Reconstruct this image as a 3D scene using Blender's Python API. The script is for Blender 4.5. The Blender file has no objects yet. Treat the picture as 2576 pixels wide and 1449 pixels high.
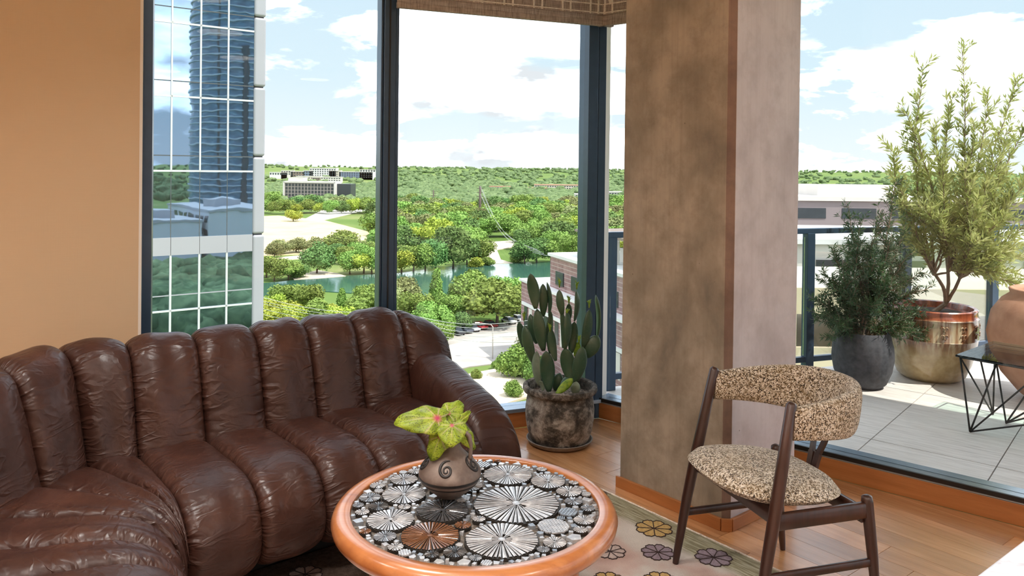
import bpy, math, random
import numpy as np
from mathutils import Vector, Matrix, noise as mnoise

S = bpy.context.scene
COL = S.collection
R_ = math.radians

# ------------------------------------------------------------------ camera
FPX, PITCH, ROLL, EYE = 1970.0, -0.0087, 0.0118, 1.45
PPX, PPY = 1288.0, 425.0 + FPX * 0.0087
cam_d = bpy.data.cameras.new('camera')
cam_d.sensor_width = 36.0
cam_d.lens = FPX / 2576.0 * 36.0
cam_d.shift_x = 0.0
cam_d.shift_y = -(724.5 - PPY) / 2576.0
cam_d.clip_start, cam_d.clip_end = 0.05, 20000.0
cam = bpy.data.objects.new('camera', cam_d)
COL.objects.link(cam)
_f = Vector((0, math.cos(PITCH), math.sin(PITCH)))
_u = Vector((0, -math.sin(PITCH), math.cos(PITCH)))
_r = Vector((1, 0, 0))
_R = _r * math.cos(ROLL) + _u * math.sin(ROLL)
_U = -_r * math.sin(ROLL) + _u * math.cos(ROLL)
cam.matrix_world = Matrix(((_R.x, _U.x, -_f.x, 0), (_R.y, _U.y, -_f.y, 0),
                           (_R.z, _U.z, -_f.z, EYE), (0, 0, 0, 1)))
S.camera = cam

# ------------------------------------------------------------------ view
S.view_settings.view_transform = 'Standard'
S.view_settings.look = 'None'
S.view_settings.gamma = 1.0
S.view_settings.use_curve_mapping = False
S.view_settings.exposure = 0.35
S.cycles.max_bounces = 10
S.cycles.transparent_max_bounces = 24
S.cycles.caustics_reflective = False
S.cycles.caustics_refractive = False
S.cycles.sample_clamp_indirect = 6.0

# ------------------------------------------------------------------ sky
W = bpy.data.worlds.new('sky')
S.world = W
W.use_nodes = True
wn, wl = W.node_tree.nodes, W.node_tree.links
wn.clear()
def wN(t, **k):
    n = wn.new(t)
    for a, b in k.items():
        setattr(n, a, b)
    return n
w_out = wN('ShaderNodeOutputWorld'); w_bg = wN('ShaderNodeBackground')
w_tc = wN('ShaderNodeTexCoord'); w_sep = wN('ShaderNodeSeparateXYZ')
wl.new(w_tc.outputs['Generated'], w_sep.inputs[0])
def wmath(op, a, b=None):
    n = wN('ShaderNodeMath', operation=op)
    for i, v in enumerate((a, b)):
        if v is None: continue
        if isinstance(v, (int, float)): n.inputs[i].default_value = v
        else: wl.new(v, n.inputs[i])
    return n.outputs[0]
zc = wmath('MAXIMUM', w_sep.outputs[2], 0.0)
den = wmath('ADD', zc, 0.42)
cx = wmath('DIVIDE', w_sep.outputs[0], den); cy = wmath('DIVIDE', w_sep.outputs[1], den)
w_cmb = wN('ShaderNodeCombineXYZ'); wl.new(cx, w_cmb.inputs[0]); wl.new(cy, w_cmb.inputs[1]); wl.new(wmath('MULTIPLY', zc, 4.5), w_cmb.inputs[2])
w_off = wN('ShaderNodeVectorMath', operation='ADD'); wl.new(w_cmb.outputs[0], w_off.inputs[0]); w_off.inputs[1].default_value = (7.7, 4.2, 1.0)
w_n1 = wN('ShaderNodeTexNoise'); w_n1.inputs['Scale'].default_value = 1.9; w_n1.inputs['Detail'].default_value = 10.0
w_n1.inputs['Roughness'].default_value = 0.55; w_n1.inputs['Distortion'].default_value = 0.25
wl.new(w_off.outputs[0], w_n1.inputs['Vector'])
w_r1 = wN('ShaderNodeValToRGB'); w_r1.color_ramp.elements[0].position = 0.46; w_r1.color_ramp.elements[1].position = 0.535
wl.new(w_n1.outputs[0], w_r1.inputs[0])
# blue that deepens with height, paler at the horizon
w_rs = wN('ShaderNodeValToRGB')
w_rs.color_ramp.elements[0].color = (0.80, 0.86, 0.90, 1); w_rs.color_ramp.elements[1].color = (0.30, 0.50, 0.78, 1)
w_rs.color_ramp.elements[1].position = 0.75
e = w_rs.color_ramp.elements.new(0.12); e.color = (0.62, 0.77, 0.86, 1)
wl.new(zc, w_rs.inputs[0])
w_n2 = wN('ShaderNodeTexNoise'); w_n2.inputs['Scale'].default_value = 3.6; w_n2.inputs['Detail'].default_value = 5.0
wl.new(w_cmb.outputs[0], w_n2.inputs['Vector'])
w_r2 = wN('ShaderNodeValToRGB'); w_r2.color_ramp.elements[0].position = 0.34; w_r2.color_ramp.elements[1].position = 0.66
w_r2.color_ramp.elements[0].color = (0.70, 0.73, 0.77, 1); w_r2.color_ramp.elements[1].color = (4.1, 4.3, 4.6, 1)
wl.new(w_n2.outputs[0], w_r2.inputs[0])
w_mx = wN('ShaderNodeMix', data_type='RGBA')
wl.new(w_r1.outputs[0], w_mx.inputs[0]); wl.new(w_rs.outputs[0], w_mx.inputs[6]); wl.new(w_r2.outputs[0], w_mx.inputs[7])
wl.new(w_mx.outputs[2], w_bg.inputs[0]); w_bg.inputs[1].default_value = 0.98
wl.new(w_bg.outputs[0], w_out.inputs[0])

# ------------------------------------------------------------------ sun
sun_d = bpy.data.lights.new('sun', 'SUN'); sun_d.energy = 4.6; sun_d.angle = R_(0.6); sun_d.color = (1.0, 0.95, 0.86)
sun = bpy.data.objects.new('sun', sun_d); COL.objects.link(sun)
SUN_EL, SUN_DIR = R_(58), Vector((.877, -.48, 0)).normalized()
sv = SUN_DIR * math.cos(SUN_EL) + Vector((0, 0, math.sin(SUN_EL)))
sun.rotation_euler = sv.to_track_quat('Z', 'Y').to_euler()

FILL_W = 18.5       # each added fill lamp, watts
# ================================================================== helpers
def V(*a): return np.array(a, float)
_Fn, _Rn, _Un = (np.array(v) for v in (_f, _R, _U))
def ray(px, py): return _Fn + (px - PPX) / FPX * _Rn - (py - PPY) / FPX * _Un
def onz(px, py, z=0.0):
    r = ray(px, py); t = (z - EYE) / r[2]; return V(0, 0, EYE) + t * r
def ond(px, py, Y):
    r = ray(px, py); return V(0, 0, EYE) + Y / r[1] * r

def tag(o, label=None, cat=None, group=None, kind=None):
    if label: o['label'] = label
    if cat: o['category'] = cat
    if group: o['group'] = group
    if kind: o['kind'] = kind
    return o
def empty(name, loc=(0, 0, 0), rz=0.0):
    o = bpy.data.objects.new(name, None); COL.objects.link(o)
    o.empty_display_size = 0.1
    o.location = loc; o.rotation_euler = (0, 0, rz)
    return o
def link(name, me, parent=None, mat=None):
    o = bpy.data.objects.new(name, me); COL.objects.link(o)
    if parent is not None: o.parent = parent
    if mat is not None and not me.materials: me.materials.append(mat)
    return o

class MB:
    """collects vertices and faces of one mesh"""
    def __init__(s): s.v = []; s.f = []; s.uv = None; s.mi = []
    def add(s, vs, fs, mi=0):
        b = len(s.v); s.v.extend([tuple(map(float, p)) for p in vs])
        s.f.extend([tuple(b + i for i in f) for f in fs]); s.mi.extend([mi] * len(fs)); return s
    def box(s, c, h, ax=None, mi=0):
        """centre, half sizes, optional 3 axes"""
        ax = np.eye(3) if ax is None else np.array(ax, float)
        c = np.array(c, float); P = []
        for dz in (-1, 1):
            for dx, dy in ((-1, -1), (1, -1), (1, 1), (-1, 1)):
                P.append(c + ax[0] * h[0] * dx + ax[1] * h[1] * dy + ax[2] * h[2] * dz)
        return s.add(P, [(3, 2, 1, 0), (4, 5, 6, 7), (0, 1, 5, 4), (1, 2, 6, 5), (2, 3, 7, 6), (3, 0, 4, 7)], mi)
    def bb(s, x0, x1, y0, y1, z0, z1, mi=0):
        return s.box(((x0 + x1) / 2, (y0 + y1) / 2, (z0 + z1) / 2), (abs(x1 - x0) / 2, abs(y1 - y0) / 2, abs(z1 - z0) / 2), None, mi)
    def bar(s, a, b, w, h, up=(0, 0, 1), ch=0.0):
        """rectangular bar from a to b"""
        a, b, up = np.array(a, float), np.array(b, float), np.array(up, float)
        d = b - a; L = np.linalg.norm(d); d /= L
        sd = np.cross(d, up); sd /= np.linalg.norm(sd); u2 = np.cross(sd, d)
        if ch <= 0: return s.box((a + b) / 2, (L / 2, w / 2, h / 2), (d, sd, u2))
        prof = []
        for x, y in ((1, 1), (-1, 1), (-1, -1), (1, -1)):
            k = [(x * (w / 2 - ch), y * h / 2), (x * w / 2, y * (h / 2 - ch))]
            if x * y < 0: k.reverse()
            prof += k if x * y > 0 else k
        prof = [(w/2, h/2-ch), (w/2-ch, h/2), (-w/2+ch, h/2), (-w/2, h/2-ch), (-w/2, -h/2+ch), (-w/2+ch, -h/2), (w/2-ch, -h/2), (w/2, -h/2+ch)]
        P = [a + sd * x + u2 * y for x, y in prof] + [b + sd * x + u2 * y for x, y in prof]
        n = 8
        F = [(i, (i + 1) % n, n + (i + 1) % n, n + i) for i in range(n)] + [tuple(range(n - 1, -1, -1)), tuple(range(n, 2 * n))]
        return s.add(P, F)
    def tube(s, pts, r, seg=8, cap=True, flat=None):
        pts = [np.array(p, float) for p in pts]; n = len(pts)
        rs = [r] * n if np.isscalar(r) else list(r)
        up = None; P = []
        for i, p in enumerate(pts):
            d = pts[min(i + 1, n - 1)] - pts[max(i - 1, 0)]; d = d / (np.linalg.norm(d) + 1e-12)
            if up is None:
                up = np.cross(d, V(0, 0, 1) if abs(d[2]) < .9 else V(1, 0, 0))
            up = up - d * (up @ d); up /= np.linalg.norm(up) + 1e-12
            w = np.cross(d, up)
            for k in range(seg):
                a = 2 * math.pi * k / seg
                P.append(p + (up * math.cos(a) + w * math.sin(a)) * rs[i])
        F = []
        for i in range(n - 1):
            for k in range(seg):
                F.append((i * seg + k, i * seg + (k + 1) % seg, (i + 1) * seg + (k + 1) % seg, (i + 1) * seg + k))
        if cap: F += [tuple(range(seg - 1, -1, -1)), tuple((n - 1) * seg + k for k in range(seg))]
        return s.add(P, F)
    def lathe(s, prof, seg=32, c=(0, 0, 0), close=False):
        P = []; F = []
        for r, z in prof:
            for k in range(seg):
                a = 2 * math.pi * k / seg; P.append((c[0] + r * math.cos(a), c[1] + r * math.sin(a), c[2] + z))
        n = len(prof)
        for i in range(n - 1):
            for k in range(seg):
                F.append((i * seg + k, i * seg + (k + 1) % seg, (i + 1) * seg + (k + 1) % seg, (i + 1) * seg + k))
        if close:
            F += [tuple(range(seg - 1, -1, -1)), tuple((n - 1) * seg + k for k in range(seg))]
        return s.add(P, F)
    def prism(s, poly, z0, z1):
        n = len(poly)
        P = [(p[0], p[1], z0) for p in poly] + [(p[0], p[1], z1) for p in poly]
        F = [(i, (i + 1) % n, n + (i + 1) % n, n + i) for i in range(n)] + [tuple(range(n - 1, -1, -1)), tuple(range(n, 2 * n))]
        return s.add(P, F)
    def mesh(s, name, mat=None, smooth=False, org=(0, 0, 0)):
        me = bpy.data.meshes.new(name)
        vv = np.array(s.v, float).reshape(-1, 3) - np.array(org, float)
        me.from_pydata(vv.tolist(), [], s.f)
        if mat is not None:
            for m in (mat if isinstance(mat, (list, tuple)) else [mat]): me.materials.append(m)
        if any(s.mi): me.polygons.foreach_set('material_index', s.mi)
        if smooth is True: me.polygons.foreach_set('use_smooth', [True] * len(me.polygons))
        elif smooth:
            me.polygons.foreach_set('use_smooth', [True] * len(me.polygons))
            me.set_sharp_from_angle(angle=R_(smooth))
        if s.uv is not None:
            ul = me.uv_layers.new(name='UVMap')
            li = np.zeros(len(me.loops), int); me.loops.foreach_get('vertex_index', li)
            ul.data.foreach_set('uv', np.array(s.uv, float)[li].ravel())
        me.update(); return me
    def build(s, name, mat, parent=None, smooth=False, org=None):
        """vertices are world coordinates unless the parent is given an org of (0,0,0)"""
        if org is None: org = tuple(parent.location) if parent is not None else (0, 0, 0)
        return link(name, s.mesh(name, mat, smooth, org), parent)

def bevel(o, w, seg=2, ang=40):
    m = o.modifiers.new('bevel', 'BEVEL'); m.width = w; m.segments = seg; m.limit_method = 'ANGLE'; m.angle_limit = R_(ang)
    return o
def subsurf(o, n=1):
    m = o.modifiers.new('sub', 'SUBSURF'); m.levels = n; m.render_levels = n; return o

# ------------------------------------------------------------------ materials
class NT:
    def __init__(s, name):
        s.m = bpy.data.materials.new(name); s.m.use_nodes = True
        s.t = s.m.node_tree; s.n = s.t.nodes; s.l = s.t.links
        s.p = s.n['Principled BSDF']; s.out = s.n['Material Output']
    def N(s, t, **k):
        n = s.n.new(t)
        for a, b in k.items(): setattr(n, a, b)
        return n
    def put(s, sock, v):
        if isinstance(v, bpy.types.NodeSocket): s.l.new(v, sock)
        elif isinstance(v, (tuple, list)) and len(v) == 3 and sock.type == 'RGBA': sock.default_value = (*v, 1)
        else: sock.default_value = v
    def coord(s, kind='Object', scale=(1, 1, 1), rot=(0, 0, 0), loc=(0, 0, 0)):
        tc = s.N('ShaderNodeTexCoord'); mp = s.N('ShaderNodeMapping')
        mp.inputs['Scale'].default_value = scale; mp.inputs['Rotation'].default_value = rot; mp.inputs['Location'].default_value = loc
        s.l.new(tc.outputs[kind], mp.inputs[0]); return mp.outputs[0]
    def world(s, scale=(1, 1, 1), rot=(0, 0, 0)):
        g = s.N('ShaderNodeNewGeometry'); mp = s.N('ShaderNodeMapping')
        mp.inputs['Scale'].default_value = scale; mp.inputs['Rotation'].default_value = rot
        s.l.new(g.outputs['Position'], mp.inputs[0]); return mp.outputs[0]
    def noise(s, co, scale, detail=4, rough=.5, dist=0.0, col=False):
        n = s.N('ShaderNodeTexNoise'); n.inputs['Scale'].default_value = scale; n.inputs['Detail'].default_value = detail
        n.inputs['Roughness'].default_value = rough; n.inputs['Distortion'].default_value = dist
        if co is not None: s.l.new(co, n.inputs['Vector'])
        return n.outputs[1 if col else 0]
    def voro(s, co, scale, feature='F1', out=0):
        n = s.N('ShaderNodeTexVoronoi', feature=feature); n.inputs['Scale'].default_value = scale
        s.l.new(co, n.inputs['Vector']); return n.outputs[out]
    def ramp(s, f, stops, interp='LINEAR'):
        r = s.N('ShaderNodeValToRGB'); r.color_ramp.interpolation = interp
        el = r.color_ramp.elements
        while len(el) > 1: el.remove(el[-1])
        for i, (p, c) in enumerate(stops):
            q = el[0] if i == 0 else el.new(p)
            q.position = p; q.color = (*c, 1) if len(c) == 3 else c
        s.l.new(f, r.inputs[0]); return r.outputs[0]
    def mix(s, f, a, b, mode='MIX'):
        n = s.N('ShaderNodeMix', data_type='RGBA', blend_type=mode)
        s.put(n.inputs[0], f); s.put(n.inputs[6], a); s.put(n.inputs[7], b); return n.outputs[2]
    def math(s, op, a, b=0.0, c=None):
        n = s.N('ShaderNodeMath', operation=op)
        for i, v in enumerate((a, b, c)):
            if v is not None: s.put(n.inputs[i], v)
        return n.outputs[0]
    def bump(s, h, strength=.3, dist=.01, prev=None):
        n = s.N('ShaderNodeBump'); n.inputs['Strength'].default_value = strength; n.inputs['Distance'].default_value = dist
        s.l.new(h, n.inputs['Height'])
        if prev is not None: s.l.new(prev, n.inputs['Normal'])
        return n.outputs[0]
    def set(s, **k):
        names = {'base': 'Base Color', 'rough': 'Roughness', 'metal': 'Metallic', 'normal': 'Normal', 'spec': 'Specular IOR Level', 'coat': 'Coat Weight',
                 'coat_rough': 'Coat Roughness', 'alpha': 'Alpha', 'trans': 'Transmission Weight', 'ior': 'IOR', 'sheen': 'Sheen Weight', 'sub': 'Subsurface Weight'}
        for a, b in k.items(): s.put(s.p.inputs[names[a]], b)
        return s
    def objrand(s):
        return s.N('ShaderNodeObjectInfo').outputs['Random']

def plain(name, col, rough=.6, metal=0.0, var=.12, scale=8.0, bump=0.0, spec=None):
    t = NT(name); co = t.coord('Object')
    n = t.noise(co, scale, 4)
    lo = tuple(c * (1 - var) for c in col); hi = tuple(min(1, c * (1 + var)) for c in col)
    t.set(base=t.ramp(n, [(.3, lo), (.7, hi)]), rough=rough, metal=metal)
    if bump: t.set(normal=t.bump(t.noise(co, scale * 4, 3), bump, .005))
    if spec is not None: t.set(spec=spec)
    return t.m

MAT = {}
def wood(name, lo, mid, hi, rough=.35, axis='X', sc=1.0, coat=0.0, rnd=.25, bump=.08):
    t = NT(name)
    s = {'X': (1.2, 14, 14), 'Y': (14, 1.2, 14), 'Z': (14, 14, 1.2)}[axis]
    co = t.coord('Object', tuple(c * sc for c in s))
    r = t.objrand(); off = t.N('ShaderNodeVectorMath', operation='ADD'); t.l.new(co, off.inputs[0])
    cb = t.N('ShaderNodeCombineXYZ')
    for i, k in enumerate((37.0, 71.0, 13.0)): t.l.new(t.math('MULTIPLY', r, k), cb.inputs[i])
    t.l.new(cb.outputs[0], off.inputs[1]); co = off.outputs[0]
    n = t.noise(co, 1.0, 6, .6, 1.2)
    c = t.ramp(n, [(.25, lo), (.5, mid), (.75, hi)])
    g = t.noise(co, 6.0, 5, .7, .3)
    c = t.mix(t.ramp(g, [(.45, (0, 0, 0)), (.7, (.45, .45, .45))]), c, lo)
    if rnd:
        hs = t.N('ShaderNodeHueSaturation'); t.l.new(c, hs.inputs['Color'])
        t.l.new(t.math('MULTIPLY_ADD', r, rnd * 2, 1 - rnd), hs.inputs['Value']); c = hs.outputs[0]
    t.set(base=c, rough=rough, coat=coat, coat_rough=.22, normal=t.bump(g, bump, .002))
    return t.m

# leather: brown with creases that gather at the seams (UV: x across the pad, y along it)
t = NT('brown_leather')
uv = t.N('ShaderNodeTexCoord').outputs['UV']
ob = t.coord('Object')
mp = t.N('ShaderNodeMapping'); mp.inputs['Scale'].default_value = (1.1, 6.0, 1); mp.inputs['Rotation'].default_value = (0, 0, .55); t.l.new(uv, mp.inputs[0])
mp2 = t.N('ShaderNodeMapping'); mp2.inputs['Scale'].default_value = (1.2, 4.6, 1); mp2.inputs['Rotation'].default_value = (0, 0, -.75); t.l.new(uv, mp2.inputs[0])
addn = t.N('ShaderNodeVectorMath', operation='ADD'); t.l.new(mp.outputs[0], addn.inputs[0])
rr = t.math('MULTIPLY', t.objrand(), 53.0); t.l.new(rr, addn.inputs[1])
addn2 = t.N('ShaderNodeVectorMath', operation='ADD'); t.l.new(mp2.outputs[0], addn2.inputs[0]); t.l.new(rr, addn2.inputs[1])
def ridge(f): return t.math('SUBTRACT', 1.0, t.math('MULTIPLY', t.math('ABSOLUTE', t.math('SUBTRACT', f, .5)), 9.0))
w1 = t.math('MAXIMUM', ridge(t.noise(addn.outputs[0], 1.6, 2, .5, .6)), 0.0)
w2 = t.math('MAXIMUM', ridge(t.noise(addn2.outputs[0], 1.3, 2, .5, .6)), 0.0)
sx = t.N('ShaderNodeSeparateXYZ'); t.l.new(uv, sx.inputs[0])
edge = t.math('POWER', t.math('ABSOLUTE', t.math('MULTIPLY_ADD', sx.outputs[0], 2.0, -1.0)), 1.5)
edge = t.math('MULTIPLY_ADD', edge, .95, .16)
wr = t.math('MULTIPLY', t.math('MAXIMUM', w1, t.math('MULTIPLY', w2, .8)), edge)
fine = t.voro(ob, 160.0); fine2 = t.noise(ob, 300.0, 2)
nb = t.bump(wr, .46, .010); nb = t.bump(t.noise(ob, 11.0, 3), .16, .02, nb); nb = t.bump(fine, .08, .0015, nb)
patch = t.noise(ob, 5.0, 5, .6)
c = t.ramp(patch, [(.3, (.027, .0098, .0070)), (.55, (.043, .0162, .0112)), (.75, (.072, .0285, .0185))])
c = t.mix(t.math('MULTIPLY', wr, .35), c, (.085, .04, .028))
t.set(base=c, rough=t.ramp(patch, [(.3, (.41, .41, .41)), (.7, (.30, .30, .30))]), normal=nb, spec=.32)
MAT['leather'] = t.m

# woven tweed
t = NT('tweed'); uv = t.N('ShaderNodeTexCoord').outputs['Object']
v = t.voro(uv, 270.0, out=1); n = t.noise(uv, 120.0, 2); big = t.noise(t.coord('Object', (3, 3, 14)), 3.0, 3)
sepc = t.N('ShaderNodeSeparateColor'); t.l.new(v, sepc.inputs[0])
c = t.ramp(sepc.outputs[0], [(.10, (.05, .035, .024)), (.32, (.21, .145, .08)), (.52, (.50, .42, .31)), (.85, (.86, .80, .70))])
c = t.mix(t.ramp(big, [(.45, (0, 0, 0)), (.7, (.5, .5, .5))]), c, t.mix(.55, c, (.30, .20, .075)))
nb = t.bump(t.voro(uv, 270.0), .8, .004)
t.set(base=c, rough=.95, spec=.1, normal=nb, sheen=.2); MAT['tweed'] = t.m

MAT['chairwood'] = wood('dark_rosewood', (.018, .006, .004), (.040, .014, .009), (.065, .022, .013), .32, 'Z', 1.0, .2, .1)
MAT['teak'] = wood('teak', (.32, .10, .03), (.45, .16, .048), (.56, .225, .075), .30, 'X', .8, 1.0, .08)
MAT['oakfloor'] = wood('oak_floor', (.42, .195, .08), (.60, .30, .13), (.72, .40, .20), .26, 'X', 1.0, 1.0, .2)
MAT['oaktrim'] = wood('oak_trim', (.30, .105, .03), (.42, .16, .048), (.50, .21, .07), .38, 'X', .7, .05, .06)

# concrete with pale and dark clouding, pits
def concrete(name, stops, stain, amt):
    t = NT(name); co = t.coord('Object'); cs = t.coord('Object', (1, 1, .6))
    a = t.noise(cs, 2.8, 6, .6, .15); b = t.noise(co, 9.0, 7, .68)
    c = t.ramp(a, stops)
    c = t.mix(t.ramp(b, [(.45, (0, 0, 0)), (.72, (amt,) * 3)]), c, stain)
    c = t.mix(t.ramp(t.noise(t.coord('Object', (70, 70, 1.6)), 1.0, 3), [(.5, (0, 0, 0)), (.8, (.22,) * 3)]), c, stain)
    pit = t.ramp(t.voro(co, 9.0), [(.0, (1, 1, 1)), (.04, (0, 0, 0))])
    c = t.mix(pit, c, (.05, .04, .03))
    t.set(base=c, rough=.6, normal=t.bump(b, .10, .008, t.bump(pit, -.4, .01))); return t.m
MAT['concrete'] = concrete('warm_lit_concrete', [(.32, (.17, .14, .105)), (.44, (.29, .24, .18)), (.54, (.39, .325, .25)), (.70, (.50, .42, .33))], (.15, .115, .08), .55)  # left face: warm room light put into the base tone, clouding on top
MAT['concrete_daylit'] = concrete('cool_daylit_concrete', [(.32, (.46, .42, .45)), (.46, (.60, .56, .60)), (.58, (.66, .62, .66)), (.72, (.72, .68, .72))], (.42, .375, .39), .5)  # right face of the same column: cool daylight put into its colour
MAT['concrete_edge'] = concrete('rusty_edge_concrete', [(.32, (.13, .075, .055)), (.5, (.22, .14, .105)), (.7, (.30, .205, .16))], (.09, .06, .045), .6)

# painted / papered walls
t = NT('tan_wallcovering'); co = t.coord('Object', (1, 1, 1))
weave = t.noise(t.coord('Object', (3, 3, 160)), 3.0, 2); weave2 = t.noise(t.coord('Object', (160, 160, 3)), 3.0, 2)
c = t.mix(t.noise(co, 1.2, 3), (.59, .445, .29), (.63, .485, .32)); c = t.mix(t.math('MULTIPLY', weave, .22), c, (.47, .36, .24))
t.set(base=c, rough=.85, normal=t.bump(weave2, .08, .003, t.bump(weave, .1, .003))); MAT['tanwall'] = t.m
MAT['white_paint'] = plain('white_paint', (.78, .75, .70), .8, 0, .03, 2.0)
MAT['ceiling'] = plain('ceiling_paint', (.80, .79, .77), .9, 0, .02, 2.0)
MAT['blackframe'] = plain('graphite_aluminium', (.034, .066, .115), .34, .3, .08, 20)
MAT['sill'] = plain('sill_aluminium', (.34, .42, .52), .22, .6, .08, 20)
MAT['blackmetal'] = plain('black_metal', (.012, .011, .011), .45, .3, .1, 30)
MAT['plinth'] = plain('black_base_cloth', (.012, .010, .009), .9, 0, .2, 30)
MAT['marble'] = None
t = NT('pale_marble'); co = t.coord('Object', (1, 3, 1), (0, 0, .6)); n = t.noise(co, 9.0, 7, .65, 1.0)
t.set(base=t.ramp(n, [(.3, (.42, .44, .52)), (.5, (.72, .72, .78)), (.7, (.85, .85, .87))]), rough=.3); MAT['marble'] = t.m

# clear window glass: mostly transmits, fresnel reflection
def glassmat(name, tint, refl=1.0, rough=0.0):
    t = NT(name); t.n.remove(t.p)
    tr = t.N('ShaderNodeBsdfTransparent'); tr.inputs[0].default_value = (*tint, 1)
    gl = t.N('ShaderNodeBsdfGlossy'); gl.inputs['Roughness'].default_value = rough
    fr = t.N('ShaderNodeFresnel'); fr.inputs[0].default_value = 1.45
    mx = t.N('ShaderNodeMixShader'); t.l.new(t.math('MULTIPLY', fr.outputs[0], refl), mx.inputs[0])
    t.l.new(tr.outputs[0], mx.inputs[1]); t.l.new(gl.outputs[0], mx.inputs[2]); t.l.new(mx.outputs[0], t.out.inputs[0]); return t.m
MAT['glass'] = glassmat('window_glass', (.975, .985, .98), .55)
MAT['greenglass'] = glassmat('green_edge_glass', (.80, .93, .90), 1.0)

# ================================================================== plan axes
UD = V(-.6225, .7826, 0)      # floor boards, rug, column: away to the left
VD = V(.7826, .6225, 0)       # away to the right
BD = V(-.763, .647, 0)        # right hand glass
BN = V(.647, .763, 0)         # its outward normal
WD = V(-.927, -.3746, 0)      # left window, from the corner to the left
WNn = V(-.3746, .927, 0)      # its outward normal
ZD = V(0, 0, 1)
C0 = V(.521, 4.563, 0)        # inner corner of the two windows at the floor
ROOM = [C0[:2], (C0 - BD * 5.0)[:2], V(4.33, -3.2), V(-4.3, -3.2), (C0 + WD * 5.2)[:2]]
CEIL = 2.75

def clip(poly, room):
    """convex clip; room given clockwise"""
    out = [np.array(p) for p in poly]
    n = len(room)
    for i in range(n):
        a, b = np.array(room[i]), np.array(room[(i + 1) % n]); e = b - a
        side = lambda p: -(e[0] * (p[1] - a[1]) - e[1] * (p[0] - a[0]))
        res = []
        for j in range(len(out)):
            p, q = out[j], out[(j + 1) % len(out)]; sp, sq = side(p), side(q)
            if sp >= 0: res.append(p)
            if (sp >= 0) != (sq >= 0): res.append(p + (q - p) * (sp / (sp - sq)))
        out = res
        if len(out) < 3: return []
    return out

# ================================================================== room shell
room2 = [tuple(p) for p in ROOM]
floor = MB().prism(room2[::-1], -.12, -.013).build('floor', plain('subfloor', (.12, .07, .04), .8))
tag(floor, kind='structure')
# planks: boards run along UD
rnd = random.Random(4)
PW, nplank = .121, 0
mplank = {}
for k in range(-14, 32):
    c0 = k * PW + .03
    off = -1.6 - rnd.random() * .9
    while off < 4.6:
        L = rnd.choice((.62, .9, 1.2, 1.5)); a0, a1 = off + .001, off + L - .001; off += L
        quad = [(VD * (c0 + x) + UD * y)[:2] for x, y in ((.0008, a0), (PW - .0008, a0), (PW - .0008, a1), (.0008, a1))]
        quad = clip(quad, ROOM)
        if len(quad) < 3: continue
        cen = np.mean(quad, axis=0)
        # what the camera can see of the floor: right of the table and sofa
        if cen[1] < 1.75 or cen[1] > 5 or cen[0] < -1.3 or cen[0] > 2.9: continue
        if cen[0] / cen[1] > .82: continue
        o = MB().prism([tuple(q) for q in quad[::-1]] if False else [tuple(q) for q in quad], -.013, 0.0)
        ob = empty('tmp'); bpy.data.objects.remove(ob)
        me = o.mesh('plank', MAT['oakfloor'], False, (cen[0], cen[1], 0))
        # rotate so that local X runs along the board
        ang = math.atan2(UD[1], UD[0]); me.transform(Matrix.Rotation(-ang, 4, 'Z'))
        p = link('plank', me, floor); p.location = (cen[0], cen[1], 0); p.rotation_euler = (0, 0, ang); nplank += 1

# boards out of the camera's sight, one joined part
fb = MB()
fb.prism([tuple(p) for p in room2[::-1]], -.0125, -.004)
ofb = fb.build('far_boards', MAT['oakfloor'], floor); tag(ofb, kind='stuff')

tag(MB().prism(room2[::-1], CEIL, CEIL + .2).build('ceiling', MAT['ceiling']), kind='structure')
WJ = C0 + WD * 2.433          # where the solid wall begins
def slab(name, a, b, n, t0, t1, z0, z1, mat):
    """upright slab from plan point a to b, thickness between t0 and t1 along normal n"""
    p = [(a + n * t0)[:2], (b + n * t0)[:2], (b + n * t1)[:2], (a + n * t1)[:2]]
    return MB().prism([tuple(q) for q in p], z0, z1).build(name, mat)
wl_ = slab('wall_left', WJ, C0 + WD * 5.3, WNn, -.06, .25, 0, CEIL, MAT['tanwall']); tag(wl_, kind='structure')
# pale jamb bead at its end
jb = slab('jamb_bead', WJ + WD * .0, WJ - WD * .012, WNn, -.062, .05, 0, CEIL, MAT['white_paint']); jb.parent = wl_
for nm, a, b in (('wall_back', V(4.33, -3.2, 0), V(-4.3, -3.2, 0)),):
    tag(slab(nm, a, b, V(0, -1, 0), 0, .2, 0, CEIL, MAT['white_paint']), kind='structure')
tag(slab('wall_side', V(-4.3, -3.2, 0), C0 + WD * 5.2, V(-1, 0, 0), 0, .2, 0, CEIL, MAT['white_paint']), kind='structure')
tag(slab('wall_right', V(4.33, -2.6, 0), V(4.33, -3.2, 0), V(1, 0, 0), 0, .2, 0, CEIL, MAT['white_paint']), kind='structure')

# ---- window 1: left window (frame, mullion, corner post, two panes)
def upright(mb, p, ax, n, w, d0, d1, z0, z1):
    """post centred at plan point p, width w along ax, from depth d0 to d1 along n"""
    return mb.box(p + n * (d0 + d1) / 2 + ZD * (z0 + z1) / 2, (w / 2, (d1 - d0) / 2, (z1 - z0) / 2), (ax, n, ZD))
w1 = empty('window_1', tuple(C0 + WD * 1.2)); tag(w1, kind='structure')
MZ = .112
ZT = CEIL
for nm, p, w in (('jamb_frame', WJ - WD * .032, .04),):
    upright(MB(), p, WD, WNn, w, -.03, .10, 0, ZT).build(nm, MAT['blackframe'], w1)
mu = C0 + WD * 1.257
mb = MB(); upright(mb, mu, WD, WNn, .062, -.01, .13, 0, ZT); upright(mb, mu + WD * .037, WD, WNn, .012, .01, .12, 0, ZT)
upright(mb, mu - WD * .040, WD, WNn, .018, .0, .12, 0, ZT)
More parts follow.
